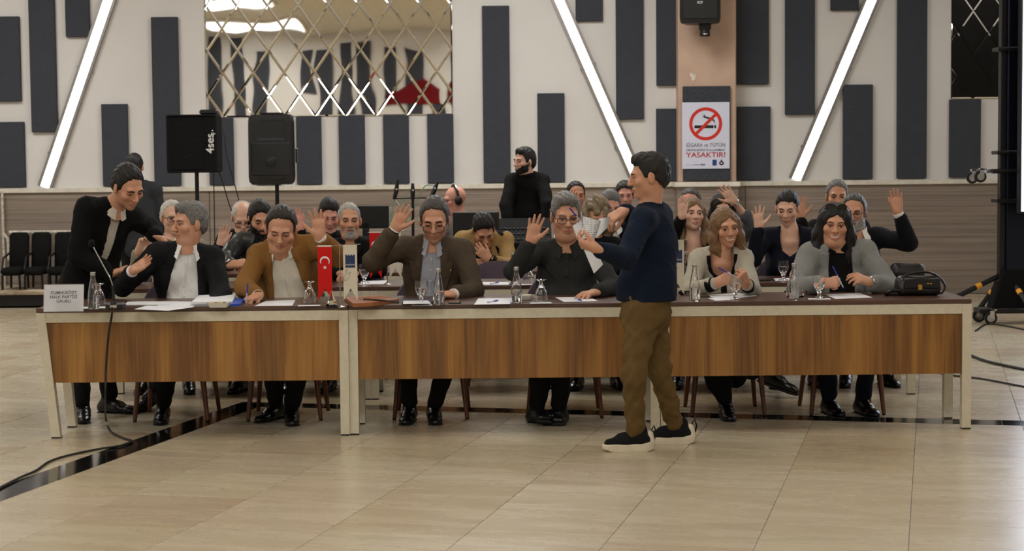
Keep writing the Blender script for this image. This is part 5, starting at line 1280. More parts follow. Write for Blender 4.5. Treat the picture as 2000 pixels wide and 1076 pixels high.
person(dict(Y=F1, label='smiling woman with long blonde hair in cream jacket with black trim', shR=(1366, 508, 0), shL=(1450, 504, 0), lean=.12, waist=.13, hipw=.16, bust=1, armr=.88, decollete=1, seed=5, hole=.07,
    head=dict(px=(1417, 446), dY=-.04, yaw=18, pitch=4, roll=-6, s=1.0, skin='tan', hair='long', hc='blonde', vol=.007, fring=.008, len=.26, rs=(.62, 1.0), sway=.012, thick=.03, part=-.02, smile=1, lips=(.86, .55, .55), brow=.0022, bc='brown', eyes=1.15, neckr=.044, nose=.7, jaw=.72, wide=.93, line=WOM),
    armR=arm((1344, 570, -1), (1400, 553, -1), (1436, 536, -.02), (.3, .9, -.2), 'grip', hs=.9), armL=arm((1470, 567, -1), (1458, 556, -1), (1446, 530, -.06), (-.5, .8, .2), 'grip', hs=.9),
    footR=(1418, 815, 0), footL=(1510, 775, 0, .08), legs='skirt', tmat=T_DARK, toe=((0, -1, 0), (.9, -.5, -.3)), wear=[w_sweater(J_CREAM, name='jacket', ring=False, neckdrop=.075, fold=.003, cuffband=False)], extra=[lambda P: cream_trim(P), x_band('R', M_GOLD, .031, .004, .016)]))
person(dict(Y=F1, label='smiling black-haired woman in grey coat with sunglasses on her head, holding a pen', shR=(1582, 498, 0), shL=(1690, 494, 0), lean=.10, waist=.17, hipw=.19, belly=.03, bust=1, chest=1.05, seed=6, hole=.066,
    head=dict(px=(1630, 440), dY=-.04, yaw=4, pitch=4, roll=3, s=1.03, skin='tan', hair='long', hc='black', vol=.012, fring=.006, len=.25, rs=(.8, 1.0), thick=.034, part=.0, face=1.05, smile=1, lips=(.8, .5, .5), brow=.003, eyes=.9, fat=.007, wide=1.05, neckr=.05, nose=.85, sunglasses=.112),
    armR=arm((1558, 562, -1), (1606, 555, -1), (1646, 548, -.02), (.2, .8, -.5), 'pen', hs=.95), armL=arm((1737, 562, -1), (1698, 551, -1), (1656, 533, -.05), (-.2, .6, -.7), 'relax', hs=.95),
    footR=(1620, 808, 0), footL=(1685, 808, 0), tmat=T_BLUE, toe=((.2, -1, 0), (.25, -1, 0)), wear=[w_shirt(SH_BLK, col=False), w_jacket(J_GREYC, [(.12, -.06, .06), (.03, -.07, .07), (-.1, -.08, .08), (-.3, -.085, .085), (-.5, -.09, .09)], lap=.095, lapb=-.34, pin=(.15, -.12, M_PINR), g=.018, fold=.0055)], extra=[x_watch('L', M_STEEL, M_STEEL), x_band('R', M_STEEL, .031, .003, .012)]))
# ---- standing people
person(dict(Y=11.0, label='man in black overcoat leaning over to talk to the grey-haired man', stand=True, shR=(168, 408, -.10), shL=(258, 424, .13), hip=(160, 590, .14), waist=.16, seed=11, hipw=.17,
    head=dict(px=(250, 366), dY=-.10, yaw=32, pitch=30, roll=-6, s=1.08, skin='tan', hair='short', hc='black', vol=.018, eyes=.4, brow=.0048, stubble=.35, line=HIGH), nfwd=.02,
    armR=arm((152, 500, -1), (222, 534, -1), (252, 520, -.05), (0, .3, -1), 'relax'), armL=arm((300, 450, 1), (303, 461, -1), (328, 467, .05), (0, .2, -1), 'rest'),
    footR=(163, 820, .03), footL=(215, 806, .03), toe=((.25, -1, 0), (1, -.35, 0)), tmat=MTROU, wear=[w_shirt(SH_CREAM, gap=.2, pts=.015, rad=.064), w_jacket(J_COAT, [(.12, -.05, .05), (.0, -.04, .04), (-.10, -.035, .035), (-.3, -.02, .03), (-.4, .01, -.01), (-.6, .01, -.01)], name='overcoat', long=.22, lap=.05, lapb=-.32, cuffgap=.02)]))
person(dict(Y=9.52, label='young man in navy sweater and khaki trousers standing with a sheaf of papers', stand=True, shL=(1256, 432, -.17), shR=(1288, 420, .17), hip=(1262, 603, .02), waist=.135, hipw=.145, deep=1.36, seed=12, tw=.98, vox=.0085, chest=.9,
    head=dict(px=(1267, 346), dY=-.01, yaw=-84, pitch=6, s=1.0, h=.0038, skin='tan', hair='short', hc='black', vol=.016, quiff=.012, brow=.0042, stubble=.12, eyes=.8, neckr=.055),
    armL=arm((1222, 505, -1), (1168, 488, -1), (1140, 478, .02), (.1, .5, 1), 'cup'), armR=arm((1246, 430, 1), (1219, 411, -1), (1188, 430, -.04), (-.1, .4, -1), 'cup', len=(.24, .24)),
    footL=(1242, 880, 0), footR=(1322, 866, 0), kneeL=(1238, 735, -.15), kneeR=(1286, 722, .06), toe=((-1, -.03, 0), (-1, -.05, 0)), shoes='sneaker', tmat=T_KHAKI, tvox=.010, tfold=(.007, 1.9), wear=[w_sweater(K_NAVY, fold=.004, long=.1, hem=W(1262, 588, 9.5)[2])]))
person(dict(Y=16.0, label='bearded man in black sweater standing behind the sound desk, looking sideways', stand=True, shR=(1001, 352), shL=(1058, 354), hip=(1030, 455, .0), waist=.15, seed=13, vox=.014, hvox=.006,
    head=dict(px=(1024, 317), yaw=-52, pitch=0, s=1.0, skin='fair', hair='short', hc='black', vol=.022, quiff=.01, brow=.0045, beard=(.004, -.052)),
    armR=arm((988, 402, -1), (996, 452, -1), (1000, 478, 0), (1, 0, 0), 'relax'), armL=arm((1070, 400, -1), (1060, 452, -1), (1056, 478, 0), (-1, 0, 0), 'relax'), wear=[w_sweater(K_BLACK)]))
person(dict(Y=17.0, label='dark-haired man in grey jacket with his back turned, behind the leaning man', stand=True, shL=(240, 372), shR=(302, 370), hip=(270, 475, -.02), waist=.15, seed=14, vox=.016, hvox=.007, rest=1.0,
    head=dict(px=(263, 327), dY=0, yaw=170, s=1.0, skin='tan', hair='short', hc='black', vol=.02), wear=[w_jacket(K_DGREY, V_SLIM, lapel=False)],
    armL=arm((230, 425, 1), (236, 470, 1), (238, 495, 0), (1, 0, 0), 'relax'), armR=arm((312, 425, 1), (306, 470, 1), (304, 495, 0), (-1, 0, 0), 'relax')))
# ---- second row
Y2 = 12.45; q2 = dict(vox=.013, hvox=.005, tvox=.02, svox=.012)
person(dict(Y=Y2, **q2, label='white-haired man with glasses and beige jacket behind the man in the black suit', shR=(296, 484), shL=(384, 484), seed=21,
    head=dict(px=(337, 426), yaw=14, pitch=4, s=1.0, skin='fair', hair='short', hc='white', vol=.006, line=HIGH, recede=.015, brow=.003, bc='white', glasses=dict(style='rect')),
    armR=arm((268, 528, -1), (272, 492, -1), (284, 466, 0), (.5, -.8, 0), 'cup'), wear=[w_shirt(SH_W), w_jacket(K_BEIGE, V_OPEN)]))
person(dict(Y=Y2, **q2, label='dark-bearded man in black leather jacket looking down behind the camel jacket', shR=(472, 474), shL=(560, 480), seed=22,
    head=dict(px=(508, 430), yaw=12, pitch=16, s=1.04, skin='tan', hair='short', hc='black', vol=.022, brow=.005, eyes=.5, beard=(.005, -.046)),
    armR=arm((436, 508, -1), (451, 517, -1), (478, 513, -.02), (.2, .6, -.7), 'fist'), wear=[w_shirt(SH_BLK), w_jacket(M_LEATH, V_SLIM, lapel=False, g=.016, fold=.006)], extra=[x_watch('R', M_STEEL, M_STEEL)]))
person(dict(Y=Y2, **q2, label='man with short silver hair and grey goatee in black, arms on the second-row table', shR=(650, 488), shL=(722, 486), seed=23,
    head=dict(px=(682, 432), yaw=4, pitch=2, s=1.02, skin='tan', hair='short', hc='silver', vol=.008, line=HIGH, side=.004, brow=.0045, bc='pepper', eyes=.8, beard=(.005, -.05, .036), beardc='silver', moustache=1, fat=.004),
    wear=[w_shirt(SH_BLK, gap=.5), w_jacket(K_BLACK, V_OPEN, coll=False)]))
person(dict(Y=Y2, **q2, label='woman with curly ash-blonde hair, half hidden by the held papers', shR=(1122, 482), shL=(1200, 482), seed=24, waist=.13, armr=.9, bust=1,
    head=dict(px=(1167, 424), yaw=10, pitch=22, s=1.0, skin='tan', hair='curly', hc='ash', vol=.026, len=.13, thick=.034, curl=.005, brow=.0028, bc='brown', eyes=.3, neckr=.047, jaw=.85), wear=[w_sweater(K_BLACK)]))
person(dict(Y=Y2, **q2, label='blonde woman in black with her hand at her forehead', shR=(1318, 488), shL=(1390, 484), decollete=1, seed=25, waist=.13, armr=.85, bust=1,
    head=dict(px=(1354, 420), yaw=12, pitch=-6, roll=3, s=.96, skin='fair', hair='long', hc='blonde', vol=.008, len=.22, thick=.024, fring=.008, line=WOM, brow=.003, bc='dark', eyes=.8, neckr=.045, jaw=.82, nose=.8, lips=(.8, .5, .5)),
    armR=arm((1308, 478, -1), (1332, 424, -1), (1330, 388, .02), (.6, -.6, 0), 'flat', hs=.9), wear=[w_sweater(K_BLACK, neckdrop=.08, ring=False)]))
person(dict(Y=Y2, **q2, label='woman with black pinned-up hair in navy top raising a spread hand', shR=(1498, 464), shL=(1584, 464), decollete=1, seed=26, waist=.135, armr=.9, bust=1,
    head=dict(px=(1538, 408), yaw=-8, pitch=15, s=1.0, skin='fair', hair='bun', hc='black', vol=.014, bunx=.02, line=WOM, brow=.003, eyes=.35, neckr=.046, jaw=.82, nose=.8, lips=(.8, .48, .48)),
    armR=arm((1470, 508, -1), (1482, 444, -1), (1479, 388, .0), (.1, -1, 0), 'wide', hs=.92), wear=[w_sweater(J_NAVY, neckdrop=.10, ring=False, name='top')]))
person(dict(Y=Y2, **q2, label='man with grey beard and dark glasses in navy suit raising his hand high', shR=(1636, 474), shL=(1714, 464), seed=27, belly=.02,
    head=dict(px=(1668, 416), yaw=-6, pitch=6, s=1.06, skin='tan', hair='short', hc='pepper', vol=.010, line=HIGH, recede=.012, brow=.0045, eyes=.6, beard=(.008, -.046), moustache=1, beardc='silver', glasses=dict(style='round')),
    armL=arm((1776, 474, -1), (1754, 415, -1), (1746, 358, 0), (0, -1, 0), 'flat'), wear=[w_shirt(SH_W), w_jacket(J_DKNAVY, V_SLIM, cuffs=SH_W)]))
# ---- third row
Y3 = 14.0; q3 = dict(vox=.015, hvox=.0055, tvox=.024, svox=.014)
person(dict(Y=Y3, **q3, label='balding man with white side hair in dark blue, looking down with palm raised', shR=(440, 468), shL=(512, 466), seed=31,
    head=dict(px=(474, 426), yaw=2, pitch=26, s=1.05, skin='fair', hair='short', hc='white', vol=.004, side=.008, line=HIGH, balds=1, brow=.003, bc='silver', eyes=.2, glasses=dict(style='rect', low=.008)),
    armR=arm((414, 512, -1), (431, 478, -1), (444, 432, 0), (.3, -1, 0), 'flat'), wear=[w_sweater(J_NAVY)]))
person(dict(Y=Y3, **q3, label='man with spiky dark hair looking down, hand raised behind the camel jacket', shR=(608, 470), shL=(676, 468), seed=32,
    head=dict(px=(643, 422), yaw=4, pitch=20, s=1.03, skin='pink', hair='short', hc='black', vol=.026, brow=.0042, eyes=.2, stubble=.3),
    armR=arm((590, 496, -1), (586, 448, -1), (574, 401, 0), (.2, -1, 0), 'flat'), wear=[w_sweater(K_BLACK)]))
person(dict(Y=Y3-.05, **q3, label='man in tan jacket with head bowed and hand over his face', shR=(902, 470, 0), shL=(986, 468, 0), seed=33, belly=.02, nfwd=.05,
    head=dict(px=(944, 449), dY=-.17, yaw=14, pitch=42, roll=-6, s=1.06, skin='tan', hair='short', hc='black', vol=.02, eyes=.1, brow=.0042), chest=1.1,
    armL=arm((994, 520, -1), (955, 507, -1), (922, 474, -.02), (-.2, .8, .3), 'rest'), wear=[w_sweater(SH_BLK), w_jacket(J_TAN, V_OPEN)], extra=[x_watch('L', M_GOLD, M_GOLD)]))
person(dict(Y=Y3, **q3, label='grey-haired man close behind the curly-haired woman', shR=(1160, 452), shL=(1230, 452), seed=34,
    head=dict(px=(1192, 404), yaw=14, pitch=16, s=1.0, skin='pink', hair='short', hc='grey', vol=.02, bc='grey'), wear=[w_shirt(SH_W), w_jacket(J_DKNAVY, V_OPEN)]))
person(dict(Y=15.4, **q3, label='man with short greying hair, mostly hidden behind the blonde woman in black', shR=(1316, 448), shL=(1382, 448), seed=35,
    head=dict(px=(1348, 399), yaw=-4, pitch=8, s=1.12, skin='pink', hair='short', hc='pepper', vol=.006, line=HIGH, recede=.012), wear=[w_shirt(SH_W), w_jacket(K_BLACK, V_OPEN)]))
person(dict(Y=Y3, **q3, label='dark-haired person in grey sleeves raising a hand with a steel watch', shR=(1378, 462), shL=(1448, 460), seed=36, armr=.9,
    head=dict(px=(1412, 406), yaw=0, pitch=14, s=1.0, skin='fair', hair='bob', hc='dark', vol=.014, len=.14, neckr=.046, jaw=.85, brow=.003),
    armL=arm((1470, 440, -1), (1434, 394, -1), (1402, 354, 0), (-.1, -1, 0), 'open', len=(.27, .27)), wear=[w_sweater(K_MGREY, arms=(.42, 1), cuffband=False)], extra=[x_watch('L', M_STEEL, M_STEEL)]))
person(dict(Y=Y3, **q3, label='man with grey hair in dark coat raising a hand behind the woman in navy', shR=(1594, 446), shL=(1680, 446), seed=37,
    head=dict(px=(1635, 385), yaw=4, pitch=4, s=1.06, skin='tan', hair='short', hc='grey', vol=.012, line=HIGH, bc='dark', brow=.0045),
    armR=arm((1566, 486, -1), (1564, 424, -1), (1566, 371, 0), (.1, -1, 0), 'open'), wear=[w_shirt(SH_W), w_jacket(J_COAT, V_SLIM)]))
# ---- fourth row and the sound desk
q4 = dict(vox=.017, hvox=.006, tvox=.026, svox=.016)
person(dict(Y=15.5, **q4, label='man with receding black hair shading his brow with a hand, back row', shR=(1096, 432), shL=(1160, 432), seed=41,
    head=dict(px=(1125, 382), yaw=10, pitch=6, s=1.0, skin='tan', hair='short', hc='black', vol=.006, line=HIGH, recede=.012, stubble=.3), armR=arm((1096, 466, -1), (1108, 405, -1), (1118, 374, 0), (.3, -.6, 0), 'flat'), wear=[w_sweater(SH_W)]))
person(dict(Y=15.5, **q4, label='dark-haired man in dark green, back row, behind the standing young man', shR=(1188, 430), shL=(1252, 430), seed=42,
    head=dict(px=(1220, 382), yaw=4, pitch=8, s=1.0, skin='pink', hair='short', hc='black', vol=.012, stubble=.3), wear=[w_sweater(K_GREEN)]))
def headphones(P):
    M, c = P.ho['M'], P.ho['c']; L = lambda p: (np.asarray(p, float) @ M.T)+c-P.base
    pts = [L((.094*math.sin(t), -.01, .02+.115*math.cos(t))) for t in np.linspace(-1.55, 1.55, 18)]
    o = MB().tube(pts, .012, seg=8).build('headphones', M_BLACKP, P.o, smooth=True)
    MB().tube([L((.108*math.sin(t), -.012, .02+.129*math.cos(t))) for t in np.linspace(-1.0, 1.0, 12)], .005, seg=6).build('headband_trim', M_STEEL, o, smooth=True)
    for q in (-1, 1): MB().sphere((0, 0, 0), .001).v; m = MB(); m.sphere((0, 0, 0), .043, sc=(.5, .85, 1)); m.v[0] = m.v[0]+np.array([q*.094, -.006, -.005]); m.v[0] = np.array([L(p) for p in m.v[0]]); m.build('ear_cup', M_BLACKP, o, smooth=True)
person(dict(Y=16.0, **q4, label='bald man with headphones and glasses in grey T-shirt at the sound desk', shR=(868, 436), shL=(928, 430), seed=43, rest=.85, hip=(900, 520, .1),
    head=dict(px=(888, 391), yaw=-72, pitch=8, s=1.02, skin='pink', hair=None, brow=.002, bc='silver', glasses=dict(style='rect'), fat=.004), wear=[w_sweater(K_GREY, arms=(.05, .05), cuffband=False)], extra=[headphones]))
# ---- chairs of the first row
for px_, lab in ((345, 'mauve chair under the grey-haired man in the black suit'), (562, 'mauve chair under the man in the camel jacket'), (842, 'mauve chair under the man in the taupe blazer'), (1100, 'mauve chair under the man in the charcoal sweater'), (1412, 'mauve chair under the woman in the cream jacket'), (1640, 'mauve chair under the woman in the grey coat')):
    chair(W(px_, 560, 10.97)[0], 10.90, lab)
chair(W(975, 540, 12.55)[0], 12.5, 'empty mauve velvet chair at the second-row table')
for px_, lab in ((340, 'mauve chair under the white-haired man in beige'), (514, 'mauve chair under the man in the leather jacket'), (686, 'mauve chair under the man with the goatee'), (1162, 'mauve chair under the curly-haired woman'), (1354, 'mauve chair under the blonde woman in black'), (1541, 'mauve chair under the woman in the navy top'), (1676, 'mauve chair under the man with grey beard and glasses')):
    chair(W(px_, 540, 12.5)[0], 12.5, lab)
for px_, lab in ((476, 'mauve chair under the balding man in dark blue'), (642, 'mauve chair under the spiky-haired man'), (944, 'mauve chair under the man in tan'), (1195, 'mauve chair under the grey-haired man behind the curly-haired woman'), (1413, 'mauve chair under the person with the steel watch'), (1637, 'mauve chair under the man in the dark coat')):
    chair(W(px_, 540, 14.05)[0], 14.05, lab)
for px_, yy, lab in ((1128, 15.55, 'mauve chair under the man shading his brow'), (1349, 15.5, 'mauve chair under the man hidden behind the blonde woman'), (1220, 15.55, 'mauve chair under the man in dark green'), (900, 16.1, 'mauve chair under the man with headphones')):
    chair(W(px_, 540, yy)[0], yy, lab)
# ================================================================== things on the tables
TZ = .762
def T(x, y): return FL(x, y, TZ)
M_PANE = thin('acrylic_pane', .10); M_GLASS = glassy('clear_glass'); M_WATER = glassy('water', (.97, .99, 1), .0, 1.33); M_CAP = plain('bottle_cap', (186, 184, 178), .3, .8)
M_PAPER = plain('white_paper', (226, 228, 234), .7, var=.02); M_PEN = plain('blue_pen', (30, 40, 170), .3); M_PENC = plain('clear_pen', (190, 196, 214), .3); M_CERAM = plain('white_ceramic', (216, 212, 202), .2, var=.03)
def m_print():
    t = NT('printed_paper'); v = t.coord((1, 1, 1)); w_ = t.node('TexWave', wave_type='BANDS', bands_direction='Z'); w_.inputs['Scale'].default_value = 30; w_.inputs['Distortion'].default_value = .3; t.l(v, w_.inputs['Vector'])
    n = t.noise(t.coord((60, 60, 14)), 2.0, 2); a = t.ramp(w_.outputs['Fac'], [(.78, (0, 0, 0, 1)), (.86, (1, 1, 1, 1))]); b = t.ramp(n, [(.46, (0, 0, 0, 1)), (.52, (1, 1, 1, 1))])
    t.col(t.mix(t.mix(1.0, a, b, 'MULTIPLY'), S(228, 229, 233), S(90, 92, 100))); t.set(Roughness=.7); return t.m
M_PRINT = m_print()
def bottle(x, y, lab, lvl=.0, Y=None, s_=1.0):
    c = T(x, y) if Y is None else np.array([W(x, y, Y)[0], Y, TZ]); c[2] = TZ+.0005; e = empty('water_bottle', c, lab, 'bottle')
    o = [(.029, .0), (.0325, .004), (.0325, .075), (.030, .095), (.0235, .135), (.0165, .165), (.0135, .180), (.0135, .198)]
    pr = o+[(.0115, .198), (.0115, .180), (.0145, .164), (.0215, .134), (.028, .094), (.0303, .074), (.0303, .008), (.001, .007)]
    MB().lathe([(r*s_, z*s_) for r, z in pr], 0, 24, cap=True).build('glass_body', M_GLASS, e, smooth=True, sharp=45)
    MB().lathe([(.0145*s_, .192*s_), (.0148*s_, .194*s_), (.0148*s_, .209*s_), (.013*s_, .211*s_), (.0005, .211*s_)], 0, 20).build('cap', M_CAP, e, smooth=True, sharp=40)
    if lvl: MB().lathe([(.0005, .0085), (.0300, .0085), (.0300, .074)]+([(.0278, .094)] if lvl > .09 else [])+[(.029 if lvl < .09 else .025, lvl), (.0005, lvl)], 0, 24).build('water', M_WATER, e, smooth=True, sharp=40)
    MB().tube([(.033*math.cos(t), .033*math.sin(t), .137*0+.128) for t in ()] or [(.0, -.0328, .02), (.0, -.0328, .055)], .0004, seg=4).build('label_mark', M_PAPER, e)
    return e
def goblet(x, y, lab, inv=False, water=True, Y=None):
    c = T(x, y) if Y is None else np.array([W(x, y, Y)[0], Y, TZ]); c[2] = TZ+.003; e = empty('goblet', c, lab, 'glass')
    out = [(.032, 0), (.033, .003), (.012, .012), (.0095, .022), (.012, .032), (.024, .050), (.034, .075), (.0375, .100), (.036, .133)]
    inn = [(.0348, .133), (.0358, .100), (.0322, .076), (.022, .053), (.008, .040), (.0005, .039)]
    pr = out+inn
    if inv: pr = [(r, .133-z) for r, z in pr]
    MB().lathe(pr, 0, 26).build('glass_bowl', M_GLASS, e, smooth=True, sharp=50)
    if water and not inv: MB().lathe([(.0005, .0395), (.008, .0405), (.0218, .0535), (.0318, .076), (.0345, .092), (.0005, .092)], 0, 24).build('water', M_WATER, e, smooth=True, sharp=40)
    return e
def sheet(pts, lab, name='paper_sheet', mat=None, th=.0012, z=TZ, cat='paper', n=1):
    P = [FL(x, y, z) for x, y in pts]; c = np.mean(P, 0); c[2] = z
    if n == 1:
        o = MB().prism([(p[0]-c[0], p[1]-c[1]) for p in P], ((1, 0, 0), (0, 1, 0), (0, 0, 1), (0, 0, 0)), .0003, th).build(name, mat or M_PAPER, None, c); return tag(o, lab, cat)
    e = empty(name, c, lab, cat); rr = random.Random(len(lab))
    for k in range(n):
        dx, dy = rr.uniform(-.006, .006), rr.uniform(-.006, .006)
        MB().prism([(p[0]-c[0]+dx, p[1]-c[1]+dy) for p in P], ((1, 0, 0), (0, 1, 0), (0, 0, 1), (0, 0, 0)), .0003+k*th, .0003+(k+1)*th-.0004).build('sheet', mat or M_PAPER, e)
def pen(a, b, lab, za=TZ+.0065, zb=TZ+.0065, world=False):
    A, B = (np.array(a), np.array(b)) if world else (FL(*a, za), FL(*b, zb)); d = nrm(B-A); B = A+d*.14; c = A.copy(); e = empty('pen', c, lab, 'pen')
    MB().tube([A-c, A-c+d*.085], .0034, seg=8).build('barrel', M_PENC, e, smooth=True); MB().tube([A-c+d*.082, A-c+d*.14], .0042, seg=8).build('pen_cap', M_PEN, e, smooth=True); MB().tube([A-c-d*.008, A-c], [.001, .004], seg=8).build('nib', M_PEN, e)
def hpen(k, sd, top, lab):
    P = PP[k]; A = P.sp['arm'+sd]['hand']; wr = getattr(P, 'wr'+sd); d = nrm(W(A['tip'][0], A['tip'][1], wr[1]+A['tip'][2])-wr); g = wr+d*.10+np.array([0, -.028, .006]); tp = W(top[0], top[1], g[1]+.01); u = nrm(tp-g); pen(g-u*.045, g+u*.1, lab, world=True)
def napkin(x, y, lab, w=.115, d=.10, rz=.1):
    c = T(x, y); o = MB().box((-w/2, -d/2, .0003), (w/2, d/2, .0022), bev=.0008).build('napkin', M_PAPER, None, (c[0], c[1], TZ)); o.rotation_euler = (0, 0, rz); tag(o, lab, 'napkin')
# -- name card in a clear holder
c = T(124, 609); e = empty('name_card_holder', (c[0], c[1], TZ), 'clear acrylic holder with the party group name card', 'name card'); R = np.array(Matrix.Rotation(math.radians(-9), 3, 'X'))
Lr = lambda p: R @ np.array(p, float)
m = MB(); m.box((-.112, 0, .002), (.112, .003, .155), R=None); m.v[0] = m.v[0] @ R.T; m.build('card', M_PAPER, e)
m = MB(); m.box((-.116, -.0032, 0), (.116, -.001, .159)); m.v[0] = m.v[0] @ R.T; m.build('front_pane', M_PANE, e)
m = MB(); m.box((-.116, .001, 0), (.116, .075, .002)); m.build('foot', M_PANE, e)
M_INK = plain('card_ink', (26, 30, 62), .5, var=.02)
for i, (s_, w_) in enumerate((('CUMHURİYET', .150), ('HALK PARTİSİ', .154), ('GRUBU', .08))):
    o = text(e, s_, tuple(Lr((-.0, -.0008+.0003, .108-.024*i))), .024, M_INK, (math.pi/2-math.radians(9), 0, 0), bold=.0004 if i < 2 else .0001, ext=.0003); xs_ = [v.co.x for v in o.data.vertices]; o.scale = (w_/(max(xs_)-min(xs_)), 1, 1)
bottle(183, 603, 'glass water bottle behind the name card'); goblet(194, 598, 'upturned goblet behind the bottle by the name card', inv=True); napkin(188, 601, 'white napkin under the bottle by the name card', .17, .12)
# -- gooseneck microphone and its cable
c = T(226, 604); e = empty('gooseneck_microphone', (c[0], c[1], TZ), 'black gooseneck conference microphone beside the name card', 'microphone')
MB().lathe([(.055, 0), (.060, .004), (.060, .03), (.05, .042), (.03, .046), (.0005, .046)], 0, 10).build('base', M_BLACKP, e, smooth=True, sharp=25)
g0 = W(222, 585, c[1]+.02)-c; g1 = W(220, 558, c[1]+.02)-c; g2 = W(208, 530, c[1]+.06)-c; g3 = W(181, 480, c[1]+.10)-c
MB().tube(spline([g0*[1, 1, 0]+[0, 0, .04], g0, g1]), .0075, seg=8).build('lower_neck', M_BLACKP, e, smooth=True)
MB().tube(spline([g1, g1*.5+g2*.5+[.004, 0, 0], g2, g3]), .0035, seg=8).build('gooseneck', M_STEEL, e, smooth=True)
MB().sphere(g3+(-.006, 0, .012), .02, sc=(1, 1, 1.25)).build('foam_windscreen', M_COVER, e, smooth=True)
MB().box((-.02, -.062, .012), (.02, -.055, .03), bev=.003).build('socket', M_STEEL, e)
pts = [c+(-.0, -.066, .02), c+(-.01, -.085, .005)]
pts = [np.array([c[0]-.005, c[1]-.062, TZ+.018])] + [W(x, y, 10.045) for x, y in ((218, 618), (212, 655), (207, 720), (206, 780))] + [np.array(list(FL(x, y)[:2])+[.008]) for x, y in ((207, 822), (216, 845), (240, 858), (258, 864), (240, 872), (190, 880), (130, 893), (95, 905), (70, 922), (40, 935), (0, 955), (-60, 985))]
cable(pts, .0065, 'black microphone cable hanging over the table edge and across the floor', 'microphone_cable')
# -- papers and crockery along the first row
sheet([(262, 604), (287, 597), (379, 600), (328, 607)], 'loose white sheet lying in front of the grey-haired man'); sheet([(244, 596), (250, 590), (345, 589), (330, 596)], 'white papers beside the microphone base', n=3, name='paper_stack')
sheet([(300, 600), (330, 589), (400, 590), (375, 600)], 'bent white sheet over a blue folder by the grey-haired man', n=2, name='paper_stack'); sheet([(296, 601), (328, 590), (392, 591), (372, 601)], 'blue folder under the white papers', 'folder', plain('blue_folder', (34, 62, 150), .5), z=TZ+.0001, th=.0002, cat='folder')
sheet([(372, 598), (388, 584), (460, 580), (452, 596)], 'thick stack of white printed papers behind the white dish', n=9, th=.0026, name='paper_stack')
sheet([(440, 599), (458, 587), (478, 586), (470, 597)], 'blue notebook beside the thick paper stack', 'notebook', plain('notebook_blue', (40, 84, 190), .4), th=.012, cat='notebook')
c = T(428, 600); e = empty('serving_dish', (c[0], c[1], TZ), 'white square dish with olives and snacks', 'dish')
V = []; prof = [(.048, .0), (.052, .004), (.066, .028), (.067, .030), (.062, .029), (.048, .008)]
for (r, z) in prof:
    for (a, b) in ((-1, -.7), (-.85, -.85), (.85, -.85), (1, -.7), (1, .7), (.85, .85), (-.85, .85), (-1, .7)): V.append((a*r, b*r*.9, z))
MB().add(V, [(j*8+k, j*8+(k+1) % 8, (j+1)*8+(k+1) % 8, (j+1)*8+k) for j in range(5) for k in range(8)]+[list(range(8))[::-1], list(range(40, 48))]).build('bowl', M_CERAM, e)
for k, (a, b) in enumerate(((-.03, .01), (-.015, -.015), (.0, .02), (.03, 0), (.018, -.02))): MB().sphere((a, b, .020), .014, sc=(1, 1, .8)).build('snack', plain('olive_dark' if k % 2 else 'snack_yellow', (44, 26, 28) if k % 2 else (206, 176, 90), .4), e, smooth=True)
sheet([(497, 598), (519, 588), (577, 586), (571, 597)], 'white sheet the man in camel is writing on', 'paper_sheet', M_PAPER); goblet(605, 594, 'upturned goblet on a napkin beside the red pennant', inv=True); napkin(604, 597, 'white napkin under the upturned goblet beside the pennants', .13, .08)
hpen(2, 'R', (484, 554), 'blue and clear pen held by the man in the camel jacket')
